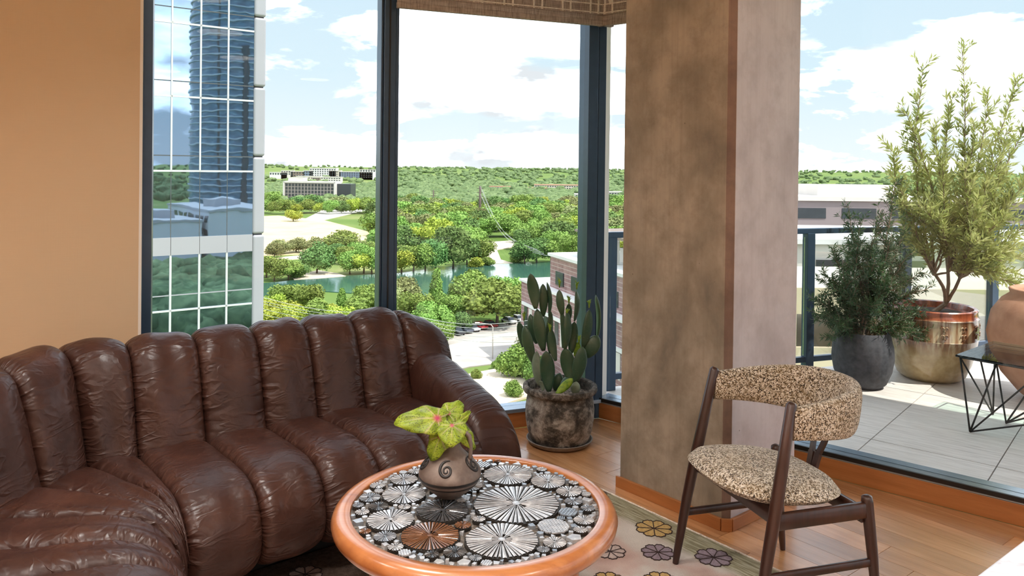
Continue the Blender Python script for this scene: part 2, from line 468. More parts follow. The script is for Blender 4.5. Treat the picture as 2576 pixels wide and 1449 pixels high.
bevel(mb.build('mullion', MAT['blackframe'], w1), .003)
fb = MB(); upright(fb, mu + WD * .002, WD, WNn, .008, -.014, -.005, 0, ZT); fb.build('mullion_joint', MAT['blackmetal'], w1)
upright(MB(), C0 + WD * 1.83, WD, WNn, 1.13, .055, .063, MZ, ZT).build('pane', MAT['glass'], w1)
upright(MB(), C0 + WD * .60, WD, WNn, 1.18, .055, .063, MZ, ZT).build('pane', MAT['glass'], w1)
sl = MB().box(C0 + WD * 1.21 + WNn * .05 + ZD * (MZ - .011), (1.22, .065, .011), (WD, WNn, ZD)); bevel(sl.build('sill', MAT['sill'], w1), .003)
# corner post
cp = MB(); upright(cp, C0 + WD * .06, WD, WNn, .062, -.005, .12, 0, ZT); upright(cp, C0 + WD * .0, WD, WNn, .05, .0, .12, 0, ZT)
bevel(cp.build('corner_post', MAT['blackframe'], w1), .003)
# ---- window 2: right hand glass wall
w2 = empty('window_2', tuple(C0 - BD * 2.0)); tag(w2, kind='structure')
edges = [-.0, 1.0, 3.2, 5.0]
for a, b in ((.02, .98), (1.02, 3.18), (3.22, 5.0)):
    upright(MB(), C0 - BD * (a + b) / 2, BD, BN, b - a, .075, .083, MZ, ZT).build('pane', MAT['glass'], w2)
upright(MB(), C0 - BD * 1.0, BD, BN, .05, .02, .13, 0, ZT).build('mullion', MAT['blackframe'], w2)
upright(MB(), C0 - BD * 3.2, BD, BN, .05, .02, .13, 0, ZT).build('mullion', MAT['blackframe'], w2)
upright(MB(), C0 - BD * -.035, BD, BN, .02, .05, .12, 0, ZT).build('edge_post', MAT['white_paint'], w2)
sl = MB().box(C0 - BD * 2.5 + BN * .075 + ZD * (MZ - .012), (2.53, .07, .012), (BD, BN, ZD)); bevel(sl.build('sill', MAT['sill'], w2), .004)
sg = MB().box(C0 - BD * 2.5 + BN * .009 + ZD * (MZ - .004), (2.53, .006, .010), (BD, BN, ZD)); sg.build('gasket', MAT['blackmetal'], w2)
# ---- window 3: unseen glazing added behind the camera's right shoulder to let in more daylight
w3 = empty('fill_window', (4.36, -.6, 0)); tag(w3, kind='structure')
_e = C0 - BD * 5.0
for ya, yb in ((-2.58, -.66), (-.62, _e[1] - .03)):
    MB().bb(4.36, 4.368, ya, yb, MZ, CEIL).build('pane', MAT['glass'], w3)
for yy in (-2.6, -.64, _e[1]): MB().bb(4.31, 4.40, yy - .025, yy + .025, 0, CEIL).build('mullion', MAT['blackframe'], w3)
MB().bb(4.31, 4.42, -2.6, _e[1], 0, MZ).build('sill', MAT['blackframe'], w3)
# wooden curbs under both windows
def curb(name, a, ax, n, L, t0, t1):
    me = MB().box((0, 0, MZ / 2 - .011), (L / 2, (t1 - t0) / 2, MZ / 2 - .011)).mesh(name, MAT['oaktrim'])
    o = link(name, me); o.location = tuple(a + n * (t0 + t1) / 2); o.rotation_euler = (0, 0, math.atan2(ax[1], ax[0])); bevel(o, .002); tag(o, kind='structure'); return o
curb('trim_1', C0 + WD * 1.24, WD, WNn, 2.40, .0, .115)
curb('trim_2', C0 - BD * 2.5, BD, BN, 5.0, .002, .14)
tag(MB().box(C0 - BD * 2.5 + BN * .05 + ZD * (CEIL - .05), (2.5, .08, .05), (BD, BN, ZD)).build('trim_3', MAT['blackframe']), kind='structure')
tag(MB().box(C0 + WD * 1.2 + WNn * .05 + ZD * (CEIL - .05), (1.25, .08, .05), (WD, WNn, ZD)).build('trim_4', MAT['blackframe']), kind='structure')

# ---- concrete column
uL, vR = V(-.6428, .766, 0), V(.766, .6428, 0)
CK = V(.880, 3.135, 0)
LL, LR, chf = .575, .505, .026
cpoly = [CK + uL * chf, CK + uL * LL, CK + uL * LL + vR * LR, CK + vR * LR, CK + vR * chf]
o = MB().prism([tuple(p[:2]) for p in cpoly[::-1]], 0, CEIL).build('column', [MAT['concrete'], MAT['concrete_daylit'], MAT['concrete_edge']], None, False, (CK[0], CK[1], 0)); o.location = (CK[0], CK[1], 0)
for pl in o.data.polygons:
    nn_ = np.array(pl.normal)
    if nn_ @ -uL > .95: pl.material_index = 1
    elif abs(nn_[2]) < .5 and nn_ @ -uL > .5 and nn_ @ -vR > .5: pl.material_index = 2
bevel(o, .004); tag(o, kind='structure')
bbm = empty('baseboard_column', tuple(CK)); tag(bbm, kind='structure')
def bboard(a, b, n):
    d = b - a; L = np.linalg.norm(d); d = d / L
    me = MB().box((0, 0, .025), (L / 2, .007, .025)).mesh('board', MAT['oaktrim'])
    o = link('board', me, bbm); c = (a + b) / 2 + n * .0072 - CK; o.location = tuple(c); o.rotation_euler = (0, 0, math.atan2(d[1], d[0])); bevel(o, .002)
bboard(CK + uL * (chf - .004), CK + uL * (LL + .014), -vR)
bboard(CK + uL * chf - vR * .004, CK + vR * chf - uL * .004, (-uL - vR) / math.sqrt(2))
bboard(CK + vR * (chf - .004), CK + vR * LR, -uL)

# ================================================================== woven shades
t = NT('woven_reed'); co = t.coord('Object'); n = t.noise(t.coord('Object', (90, 90, 9)), 2.0, 3)
st = t.noise(t.coord('Object', (6, 6, 150)), 2.0, 2)
c = t.ramp(n, [(.3, (.34, .285, .25)), (.5, (.62, .55, .50)), (.7, (.82, .76, .71))]); c = t.mix(.35, c, t.ramp(st, [(.4, (.36, .30, .26)), (.6, (.78, .71, .65))]))
t.set(base=c, rough=.9, normal=t.bump(n, .6, .006)); tl = t.N('ShaderNodeBsdfTranslucent'); t.l.new(c, tl.inputs[0]); mx = t.N('ShaderNodeMixShader'); mx.inputs[0].default_value = .38
t.l.new(t.p.outputs[0], mx.inputs[1]); t.l.new(tl.outputs[0], mx.inputs[2]); t.l.new(mx.outputs[0], t.out.inputs[0]); MAT['reed'] = t.m
MAT['twine'] = plain('pale_twine', (.88, .82, .75), .9, 0, .2, 60)
def shade(name, a, ax, n, L, z0, label):
    """folded reed shade hanging in front of a window, hem at z0; local X along the window"""
    r = empty(name, tuple(a + ZD * z0)); r.rotation_euler = (0, 0, math.atan2(ax[1], ax[0]))
    sgn = 1 if (ax[0] * n[1] - ax[1] * n[0]) > 0 else -1      # +y local is n*sgn
    y = lambda d: d * sgn
    mb = MB(); mb.bb(0, L, y(.0), y(.012), .045, .44); mb.build('reed_panel', MAT['reed'], r, False, (0, 0, 0))
    for i, (d, zz) in enumerate(((-.012, .0), (-.024, .05))):
        mb = MB(); mb.bb(0, L, y(d), y(d + .009), zz, zz + .30); mb.build('fold', MAT['reed'], r, False, (0, 0, 0))
    mb = MB(); mb.bb(0, L, y(-.014), y(.014), -.010, .022); bevel(mb.build('hem_bar', MAT['reed'], r, False, (0, 0, 0)), .004)
    me = MB().bb(-.005, .005, y(-.0275), y(-.024), .052, .35).mesh('twine_band', MAT['twine'])
    k = 0
    x = .06
    while x < L - .03:
        o = link('twine_band', me, r); o.location = (x, 0, 0); x += .125 if k % 2 else .05; k += 1
    me2 = MB().bb(0, L, y(-.027), y(-.024), 0, .006).mesh('twine_row', MAT['twine'])
    for zz in (.058, .105, .155, .2): o = link('twine_row', me2, r); o.location = (0, 0, zz)
    tag(r, label, 'shade'); return r
shade('woven_shade', C0 - WNn * .05 + WD * 1.235, -WD, WNn, 1.27, 2.285, 'long woven reed shade gathered above the river window')
sh2 = shade('woven_shade', C0 - BN * .05 + BD * .0, -BD, BN, .62, 2.285, 'short woven reed shade next to the concrete column')
# tie-back rag at the corner
mb = MB(); mb.tube([C0 - WNn * .105 + ZD * 2.50 + WD * .03, C0 - WNn * .115 + ZD * 2.42 + WD * .015, C0 - WNn * .105 + ZD * 2.33], (.008, .018, .006), 8)
tag(mb.build('shade_tie', MAT['twine'], None, True), 'pale twisted cloth tie at the corner of the shades', 'tie')

# ================================================================== unseen fill lamps added above the frame to brighten the room
fill_glow = NT('fill_diffuser'); fill_glow.p.inputs['Emission Color'].default_value = (1, .88, .72, 1); fill_glow.p.inputs['Emission Strength'].default_value = 2.0
FILL_LAMPS = [(-2.6, 1.6), (-1.5, .4), (-.2, 1.0), (-2.6, -.8), (-1.2, -1.6), (.6, -.4), (.5, -2.2), (1.9, .6), (2.2, -1.6), (3.3, -.4), (-3.3, -2.3), (-.9, 2.3)]
for i, (lx, ly) in enumerate(FILL_LAMPS):
    r = empty('fill_lamp', (lx, ly, CEIL)); tag(r, 'added white can lamp brightening the living room from above', 'lamp', 'added fill lamps')
    MB().lathe([(0, -.012), (.185, -.012), (.185, -.16), (.20, -.16), (.20, 0), (0, 0)], 32).build('can', MAT['white_paint'], r, 50, (0, 0, 0))
    MB().lathe([(0, -.02), (.18, -.02)], 32).build('diffuser', fill_glow.m, r, False, (0, 0, 0))
    ld = bpy.data.lights.new('fill_light', 'AREA'); ld.shape = 'DISK'; ld.size = .33; ld.energy = FILL_W; ld.color = (1, .97, .93); ld.spread = R_(140)
    lo = bpy.data.objects.new('fill_light', ld); COL.objects.link(lo); lo.parent = r; lo.location = (0, 0, -.03)

# ================================================================== sofa
def SN(s, n, z=0.0): return VD * s + V(.6225, -.7826, 0) * n + ZD * z
BACK = [(-.02, .10), (-.09, .16), (-.12, .30), (-.125, .46), (-.105, .60), (-.065, .70), (-.015, .75), (.035, .755), (.085, .72), (.12, .64), (.15, .54), (.175, .45), (.195, .38), (.19, .31)]
SEAT = [(.08, .34), (.16, .375), (.25, .395), (.38, .40), (.50, .403), (.60, .40), (.67, .378), (.715, .335), (.735, .28), (.732, .225), (.70, .185), (.63, .16), (.50, .14)]
def dense(prof, n):
    """Catmull-Rom resample"""
    p = [np.array(q, float) for q in prof]; p = [2 * p[0] - p[1]] + p + [2 * p[-1] - p[-2]]
    out = []
    m = len(p) - 3
    for i in range(n + 1):
        x = i / n * m; k = min(int(x), m - 1); tt = x - k; a, b, c, d = p[k:k + 4]
        out.append(.5 * ((2 * b) + (-a + c) * tt + (2 * a - 5 * b + 4 * c - d) * tt * tt + (-a + 3 * b - 3 * c + d) * tt ** 3))
    return np.array(out)
def pad(name, A, B, prof, h, nu=22, nv=46, zsA=1.0, zsB=1.0, seed=0, parent=None):
    """pillow between two seams; a seam is ((s,n) at the back top, (s,n) at the seat edge)"""
    pr = dense(prof, nv); d = np.gradient(pr, axis=0); nr = np.stack([-d[:, 1], d[:, 0]], 1); nr /= np.linalg.norm(nr, axis=1)[:, None]
    mb = MB(); uv = []; P = []
    for i in range(nu + 1):
        u = -1 + 2 * i / nu; u = math.sin(u * math.pi / 2) * .7 + u * .3; w = (u + 1) / 2
        w = w  # linear
        T = np.array(A[0]) * (1 - w) + np.array(B[0]) * w; K = np.array(A[1]) * (1 - w) + np.array(B[1]) * w
        zs = zsA * (1 - w) + zsB * w
        fu = max(0.0, 1 - abs(u) ** 3.6) ** .5
        dirn = (K - T); Lk = np.linalg.norm(dirn); dirn = dirn / Lk; sc = Lk / .69
        for j in range(nv + 1):
            q, z = pr[j]; v = j / nv
            nz = mnoise.noise(Vector((u * 1.3 + seed * 7.1, v * 16.0 + seed, seed * 3.3)))
            nz2 = mnoise.noise(Vector((u * 1.5 + 4 + seed, v * 4.0, seed * 1.7)))
            off = h * fu + .008 * nz * min(1, abs(u) ** 2 + .12) * fu + .010 * nz2 * fu
            q2 = q + nr[j, 0] * off; z2 = z + nr[j, 1] * off
            z2 = .36 + (z2 - .36) * zs if z2 > .36 else z2
            pt = T + dirn * q2 * sc
            P.append(SN(pt[0], pt[1], max(z2, .03))); uv.append((w, v * (nv / 46.0) * 2.0))
    F = [(i * (nv + 1) + j, i * (nv + 1) + j + 1, (i + 1) * (nv + 1) + j + 1, (i + 1) * (nv + 1) + j) for i in range(nu) for j in range(nv)]
    F += [tuple(range(nv + 1))[::-1], tuple(nu * (nv + 1) + j for j in range(nv + 1))]
    mb.add(P, F); mb.uv = uv
    o = mb.build(name, MAT['leather'], parent, 60)
    return o
sofa = empty('sofa', tuple(SN(1.2, -2.9)))
tag(sofa, 'dark brown channelled leather sofa curving round under the windows', 'sofa')
Ssm = [((1.85, -3.22), (1.85, -2.53)), ((1.615, -3.22), (1.615, -2.53)), ((1.395, -3.22), (1.395, -2.53)), ((1.175, -3.22), (1.175, -2.53)),
       ((.94, -3.22), (.94, -2.50)), ((.70, -3.22), (.70, -2.48)), ((.485, -3.245), (.672, -2.475)), ((.275, -3.06), (.645, -2.455)),
       ((.06, -2.85), (.60, -2.405)), ((-.08, -2.62), (.565, -2.275)), ((-.12, -2.40), (.56, -2.125)), ((-.13, -2.2), (.56, -1.96)), ((-.13, -2.0), (.56, -1.80))]
for i in range(len(Ssm) - 1):
    hb = .045 if i < 6 else .05
    pad('back_cushion', Ssm[i + 1], Ssm[i], BACK, hb, seed=i, parent=sofa)
    pad('seat_cushion', Ssm[i + 1], Ssm[i], SEAT, .045 if i not in (5, 6) else .038, seed=i + 20, parent=sofa)
# end cushion falling towards the arm
pad('back_cushion', Ssm[0], ((2.085, -3.19), (2.06, -2.5)), BACK, .045, zsA=1.0, zsB=.74, seed=41, parent=sofa)
# arm: a rolled pad from the back to the front edge
mb = MB(); uv = []; P = []; ns, nq = 34, 30
prof_q = dense([(-.05, .56), (.05, .60), (.16, .605), (.28, .575), (.40, .54), (.52, .505), (.61, .475), (.68, .43), (.72, .34), (.73, .20)], nq)
for j in range(nq + 1):
    q, zt = prof_q[j]; zb = .11; cz, hz = (zt + zb) / 2, (zt - zb) / 2
    hw = .118 * (1 if j < nq - 3 else 1 - .06 * (j - nq + 3)); cs = 1.955 - .05 * max(0, q - .35)
    for k in range(ns):
        a = 2 * math.pi * k / ns; ca, sa = math.cos(a), math.sin(a)
        x = math.copysign(abs(ca) ** .62, ca) * hw; y = math.copysign(abs(sa) ** .68, sa) * hz
        nz = mnoise.noise(Vector((ca * 1.2, sa * 1.2 + 3, q * 14.0))) * .008
        P.append(SN(cs + x * (1 + nz * 6), -3.22 + q, cz + y + nz)); uv.append((k / ns, q * 2.2))
F = [(j * ns + k, (j + 1) * ns + k, (j + 1) * ns + (k + 1) % ns, j * ns + (k + 1) % ns) for j in range(nq) for k in range(ns)]
F += [tuple(range(ns)), tuple(nq * ns + k for k in range(ns - 1, -1, -1))]
mb.add(P, F); mb.uv = uv; mb.build('arm_cushion', MAT['leather'], sofa, 60)
# dark base set back under the cushions
mb = MB()
for i in range(len(Ssm) - 1):
    q = []
    for (T, K), ts in ((Ssm[i], (.02, .68)), (Ssm[i + 1], (.68, .02))):
        for tt in ts: q.append(np.array(T) + (np.array(K) - np.array(T)) * tt)
    mb.prism([tuple(SN(*p)[:2]) for p in q], .0, .17)
mb.prism([tuple(SN(a, b)[:2]) for a, b in ((1.85, -3.2), (2.02, -3.2), (2.02, -2.7), (1.85, -2.7))], 0, .17)
mb.build('base', MAT['plinth'], sofa)

# ================================================================== rug
RC = V(.49, 3.44, 0)                      # a point on its right hand edge
t = NT('rug_wool'); co = t.coord('Object')
sp = t.N('ShaderNodeSeparateXYZ'); t.l.new(co, sp.inputs[0])   # x along the edge (away), y across to the left
wob = t.noise(co, 5.0, 4, .6)
strk = t.noise(t.coord('Object', (3, 40, 1)), 3.0, 4, .6)
blotch = t.noise(co, 3.4, 3, .5)
c = t.ramp(blotch, [(.36, (.44, .28, .235)), (.47, (.58, .42, .365)), (.54, (.63, .56, .50)), (.68, (.74, .68, .61))])
grn = t.ramp(strk, [(.35, (.16, .14, .07)), (.5, (.33, .31, .19)), (.68, (.55, .52, .38))])
yw = t.math('ADD', sp.outputs[1], t.math('MULTIPLY_ADD', wob, .10, -.05))
c = t.mix(t.ramp(yw, [(.13, (1, 1, 1)), (.18, (0, 0, 0))]), c, grn)
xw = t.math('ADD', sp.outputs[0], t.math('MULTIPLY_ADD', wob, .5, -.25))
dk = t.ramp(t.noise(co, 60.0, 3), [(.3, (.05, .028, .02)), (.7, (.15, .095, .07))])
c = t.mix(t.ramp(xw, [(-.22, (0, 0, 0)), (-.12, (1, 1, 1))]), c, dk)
c = t.mix(t.math('MULTIPLY', t.noise(co, 220.0, 2), .35), c, (.30, .24, .20))
t.set(base=c, rough=.95, spec=.1, normal=t.bump(t.noise(co, 260.0, 2), .7, .006)); MAT['rug'] = t.m
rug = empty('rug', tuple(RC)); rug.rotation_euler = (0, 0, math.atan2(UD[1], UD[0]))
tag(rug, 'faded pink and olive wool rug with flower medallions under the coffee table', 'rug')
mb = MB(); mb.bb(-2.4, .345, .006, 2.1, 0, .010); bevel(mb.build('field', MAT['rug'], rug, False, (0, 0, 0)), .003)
mb = MB(); mb.tube([(-2.4 + i * .02, .002 + .0012 * math.sin(i * 2.1), .007) for i in range(138)], .0055, 6)
mb.build('bound_edge', plain('cream_yarn', (.72, .62, .52), .95, 0, .25, 120), rug, True, (0, 0, 0))
MAT['petal_gold'] = plain('gold_wool', (.50, .33, .12), .95, 0, .25, 90, .5)
MAT['petal_mauve'] = plain('mauve_wool', (.25, .19, .22), .95, 0, .25, 90, .5)
MAT['petal_rose'] = plain('rose_wool', (.44, .34, .30), .95, 0, .2, 90, .5)
MAT['wool_line'] = plain('dark_wool', (.035, .018, .016), .95, 0, .2, 90)
Rinv = Matrix.Rotation(-math.atan2(UD[1], UD[0]), 3, 'Z')
for fi, (px, py, rad, mt) in enumerate(((1645, 1330, .074, 'petal_gold'), (1655, 1390, .062, 'petal_mauve'), (1795, 1403, .068, 'petal_mauve'), (1535, 1388, .058, 'petal_rose'),
                         (1662, 1462, .062, 'petal_gold'), (1530, 1462, .06, 'petal_gold'), (768, 1446, .06, 'petal_rose'), (1880, 1480, .06, 'petal_mauve'), (1740, 1500, .06, 'petal_rose'))):
    c = Rinv @ Vector(onz(px, py, .01) - RC)
    fl = empty('flower_motif', (c.x, c.y, .010)); fl.parent = rug
    pet = MB(); ln = MB(); npt = 8
    for k in range(npt):
        a0 = 2 * math.pi * k / npt + .2 * fi
        ring = []
        for i in range(9):
            a = a0 + (i / 8) * 2 * math.pi / npt; x = i / 8
            r = rad * (.80 + .20 * abs(math.sin(math.pi * x)) ** .6 + .03 * math.sin(x * 19))
            ring.append((r * math.cos(a), r * math.sin(a)))
        pet.prism([(0, 0)] + ring, 0, .0012)
        ln.tube([(x, y, .0012) for x, y in ring], .0024, 4, True)
        ln.tube([(0, 0, .0012), (ring[0][0], ring[0][1], .0012)], .0022, 4, True)
    link('petals', pet.mesh('petals', MAT[mt]), fl); link('outline', ln.mesh('outline', MAT['wool_line']), fl)

# ================================================================== coffee table
TC = V(-.097, 2.325, 0); TR = .420; TZ = .452
tab = empty('coffee_table', tuple(TC)); tag(tab, 'round teak coffee table with sunburst ceramic tile top', 'table')
rim = [(.366, TZ - .030), (.366, TZ - .003), (.369, TZ), (.396, TZ + .001), (.408, TZ - .003), (.416, TZ - .012), (.421, TZ - .025), (.418, TZ - .040), (.408, TZ - .052), (.39, TZ - .058), (.366, TZ - .058)]
mb = MB(); mb.lathe(rim + [rim[0]], 96)
mb.build('rim', MAT['teak'], tab, 50, (0, 0, 0))
MAT['grout'] = NT('tile_ground'); t = MAT['grout']; co = t.coord('Object')
n = t.voro(co, 42.0, 'DISTANCE_TO_EDGE'); n2 = t.noise(co, 90.0, 4)
t.set(base=t.ramp(n2, [(.3, (.05, .04, .033)), (.55, (.16, .135, .11)), (.75, (.34, .31, .28))]), rough=.35, normal=t.bump(n, .7, .01, t.bump(n2, .5, .006))); MAT['grout'] = t.m
MB().lathe([(0, TZ - .012), (.366, TZ - .012), (.366, TZ - .035), (0, TZ - .035)], 64).build('tile_bed', MAT['grout'], tab, False, (0, 0, 0))
for k in range(4):
    a = R_(45 + 90 * k) + .04
    p = V(math.cos(a), math.sin(a), 0) * .345
    mb = MB(); mb.tube([p + ZD * z for z in (0.01, .02, .2, TZ - .045)], (.027, .031, .034, .036), 16)
    mb.build('leg', MAT['teak'], tab, 50, (0, 0, 0))
ap = MB(); ap.lathe([(.33, TZ - .11), (.345, TZ - .11), (.345, TZ - .05), (.33, TZ - .05), (.33, TZ - .11)], 64); ap.build('apron', MAT['teak'], tab, 50, (0, 0, 0))
def glaze(name, lo, hi):
    t = NT(name); co = t.coord('Object'); n = t.noise(co, 40.0, 5, .6)
    t.set(base=t.ramp(n, [(.3, lo), (.7, hi)]), rough=t.ramp(n, [(.3, (.12,) * 3), (.7, (.30,) * 3)]), spec=1.0, coat=.8, coat_rough=.08, normal=t.bump(t.noise(co, 140.0, 3), .2, .002)); return t.m
GL = [glaze('grey_glaze', (.30, .31, .33), (.56, .57, .59)), glaze('brown_glaze', (.13, .05, .022), (.24, .10, .045)), glaze('dark_glaze', (.035, .036, .04), (.10, .10, .105)), glaze('blue_grey_glaze', (.15, .17, .20), (.30, .33, .37))]
MAT['groove'] = plain('dark_groove', (.02, .016, .013), .5, 0, .2, 60)
discs = [(1480, 905, 328, 0), (1370, 1175, 290, 0), (835, 1145, 228, 1), (930, 955, 230, 2), (1415, 690, 187, 0), (640, 838, 165, 0), (540, 1025, 182, 0), (1715, 740, 132, 0),
         (1870, 815, 108, 0), (1755, 1070, 140, 4), (640, 725, 104, 0), (445, 770, 80, 0), (388, 860, 82, 3), (300, 917, 57, 3), (450, 925, 82, 2), (645, 930, 60, 0), (330, 968, 55, 0),
         (500, 1150, 90, 3), (352, 1112, 50, 1), (1020, 1265, 96, 2), (848, 1283, 66, 2), (1175, 1310, 58, 3), (578, 1228, 62, 0), (1765, 1195, 90, 0), (1982, 1028, 80, 0), (2012, 940, 56, 3),
         (1865, 965, 72, 4), (1905, 888, 70, 3), (1958, 1100, 56, 0), (1668, 650, 68, 0), (1575, 612, 44, 3), (1905, 750, 44, 0), (1200, 1020, 70, 0), (1080, 1065, 70, 1), (1225, 612, 58, 5),
         (1120, 770, 110, 0), (722, 665, 55, 0), (1340, 588, 58, 1), (1790, 680, 50, 5), (900, 800, 70, 2)]
placed = []
def tile(x, y, r, kind, seed):
    """round relief tile: sunburst of raised ridges with dark grooves, or hatched; kind 6: flat shard"""
    g = random.Random(seed); hz = TZ - .0045; mb = MB()
    mat = GL[kind] if kind < 4 else GL[g.choice((0, 0, 3))]
    if kind < 4:
        nsp = 46 if r > .08 else (36 if r > .055 else (26 if r > .03 else 15))
        ang = [2 * math.pi * k / nsp + g.uniform(-.22, .22) * 2 * math.pi / nsp for k in range(nsp)]
        ins = [g.choice((.05, .05, .12, .28)) for _ in range(nsp)]
        mb.lathe([(0, .0006), (r * .99, .0006), (r, -.008)], 2 * nsp, (0, 0, 0)); mb.mi = [1] * len(mb.f)
        for k in range(nsp):
            a0, a1 = ang[k], ang[(k + 1) % nsp] + (2 * math.pi if k == nsp - 1 else 0)
            w = (a1 - a0) * g.uniform(.60, .80); m = a0 + w / 2
            r0, r1 = r * ins[k], r * g.uniform(.94, .985); zt = .0042
            q = lambda rad, an, z: (rad * math.cos(an), rad * math.sin(an), z)
            P = [q(r0, a0, zt), q(r1, a0, zt - .0010), q(r1, a0 + w, zt - .0010), q(r0, a0 + w, zt), q(r0, m, zt + .0012), q(r1, m, zt + .0002),
                 q(r0, a0, 0), q(r1, a0, 0), q(r1, a0 + w, 0), q(r0, a0 + w, 0)]
            mb.add(P, [(0, 1, 5, 4), (4, 5, 2, 3)], 0); mb.add(P, [(6, 7, 1, 0), (3, 2, 8, 9), (7, 8, 2, 5, 1)], 1)
        mb.lathe([(0, .0056), (r * .10, .0050)], 12)
    elif kind == 6:
        n = g.choice((3, 4, 4, 5)); a0 = g.random() * 6.28; pol = [(r * math.cos(a0 + 2 * math.pi * (k + g.uniform(-.2, .2)) / n), r * math.sin(a0 + 2 * math.pi * (k + g.uniform(-.2, .2)) / n)) for k in range(n)]
        mb.prism(pol, -.008, .0026 + g.uniform(-.001, .001))
    else:
        mb.lathe([(0, -.0005), (r, -.0005), (r, -.008)], 40); mb.mi = [1] * len(mb.f)
        nl = max(5, int(r / .0042)); a0 = g.random() * 3
        for dirn in ((0,) if kind == 5 else (0, 1)):
            for i in range(nl):
                o = -r + (i + .5) * 2 * r / nl; L = math.sqrt(max(0, r * r - o * o)) * .97
                if L < .003: continue
                a = a0 + dirn * math.pi / 2; d = V(math.cos(a), math.sin(a), 0); n_ = V(-d[1], d[0], 0)
                mb.box(n_ * o + ZD * .001, (L, r / nl * .55, .0020 + .0006 * dirn), (d, n_, ZD))
    ob = link('tile', mb.mesh('tile', [mat, MAT['groove']]), tab); ob.location = (x, y, hz)
    placed.append((x, y, r)); return ob
for i, (cx_, cy_, rx, kd) in enumerate(discs):
    px, py = 800 + cx_ / 2.964, 960 + cy_ / 2.964
    p = onz(px, py, TZ) - TC; r = rx / 2.964 / FPX * (p[1] + TC[1])
    for (x, y, q) in placed:
        dd = math.hypot(p[0] - x, p[1] - y)
        if dd < r + q + .001 : r = max(min(r, dd - q - .001), .006)
    r = min(r, .364 - math.hypot(p[0], p[1]))
    if r > .008: tile(p[0], p[1], r, kd, i)
g = random.Random(8); tries = 0
while len(placed) < 210 and tries < 12000:
    tries += 1
    a, rr_ = g.random() * 6.283, .358 * math.sqrt(g.random()); x, y = rr_ * math.cos(a), rr_ * math.sin(a)
    r = min([.030 if tries < 2500 else .02, .364 - rr_] + [math.hypot(x - q[0], y - q[1]) - q[2] - .0008 for q in placed])
    if r > (.016 if tries < 2500 else .0065): tile(x, y, r, g.choice((0, 3, 4, 5, 6, 6, 6, 6)) if r > .012 else 6, 100 + tries)

# ================================================================== jug on the table
VC = V(-.178, 2.375, TZ + .0035)
jug = empty('painted_jug', tuple(VC)); tag(jug, 'small painted clay jug with black spirals on the coffee table', 'jug')
jp = dense([(.036, .0), (.050, .012), (.076, .034), (.092, .058), (.0945, .072), (.088, .088), (.071, .108), (.052, .126), (.036, .143), (.027, .160), (.0235, .178), (.025, .196), (.028, .203)], 48)
t = NT('clay'); co = t.coord('Object'); n = t.noise(co, 18.0, 5, .6); st = t.noise(t.coord('Object', (60, 60, 8)), 2.0, 3)
c = t.ramp(n, [(.3, (.085, .062, .052)), (.5, (.175, .135, .115)), (.7, (.27, .22, .19))]); c = t.mix(t.math('MULTIPLY', st, .3), c, (.15, .09, .07))
t.set(base=c, rough=.55, normal=t.bump(n, .15, .004)); MAT['clay'] = t.m
MAT['clayblack'] = plain('black_slip', (.018, .014, .013), .5, 0, .3, 60)
mb = MB(); mb.lathe([(0, .002)] + [tuple(p) for p in jp] + [(.024, .203), (.020, .19), (.020, .15), (0, .14)], 56); mb.build('body', MAT['clay'], jug, 60, (0, 0, 0))
def jr(z): return float(np.interp(z, jp[:, 1], jp[:, 0]))
def paint_band(z0, z1, nm):
    mb = MB(); pr = [(jr(z0 + (z1 - z0) * i / 4) + .0011, z0 + (z1 - z0) * i / 4) for i in range(5)]
    pr = [(pr[0][0] - .002, pr[0][1])] + pr + [(pr[-1][0] - .002, pr[-1][1])]
    mb.lathe(pr, 56); mb.build(nm, MAT['clayblack'], jug, 60, (0, 0, 0))
paint_band(.055, .064, 'band'); paint_band(.041, .045, 'band'); paint_band(.170, .176, 'neck_band')
jl = dense([(q[0], q[1]) for q in jp], 48)
def on_jug(th, z, off=.0012): r = jr(z) + off; return V(r * math.cos(th), r * math.sin(th), z)
def spiral(th0, z0, sz, flip=1):
    """raised painted scroll on the shoulder"""
    mb = MB(); L = []; Rr = []
    for i in range(64):
        x = i / 63; a = x * 4.1 * math.pi * .92 + 2.6; rad = sz * (.12 + .88 * x)
        if x > .78: rad *= 1 + (x - .78) * 1.2
        dx, dz = rad * math.cos(a) * flip, rad * math.sin(a) * .85
        zz = z0 + dz; L.append(on_jug(th0 + dx / max(jr(zz), .02), zz, .0004)); Rr.append(.0018 + .0035 * x * (1 if x < .9 else (1 - x) * 10))
    mb.tube(L, Rr, 6); mb.build('scroll', MAT['clayblack'], jug, True, (0, 0, 0))
for th in (-94, -20, 52, 124, 196): spiral(R_(th), .102, .021, -1)
mb = MB(); hd = R_(-12); dh = V(math.cos(hd), math.sin(hd), 0)
mb.tube([dh * .026 + ZD * .192, dh * .045 + ZD * .197, dh * .059 + ZD * .185, dh * .064 + ZD * .16, dh * .064 + ZD * .135, dh * .062 + ZD * .112], (.006, .007, .007, .0065, .006, .007), 10)
mb.build('handle', MAT['clay'], jug, True, (0, 0, 0))

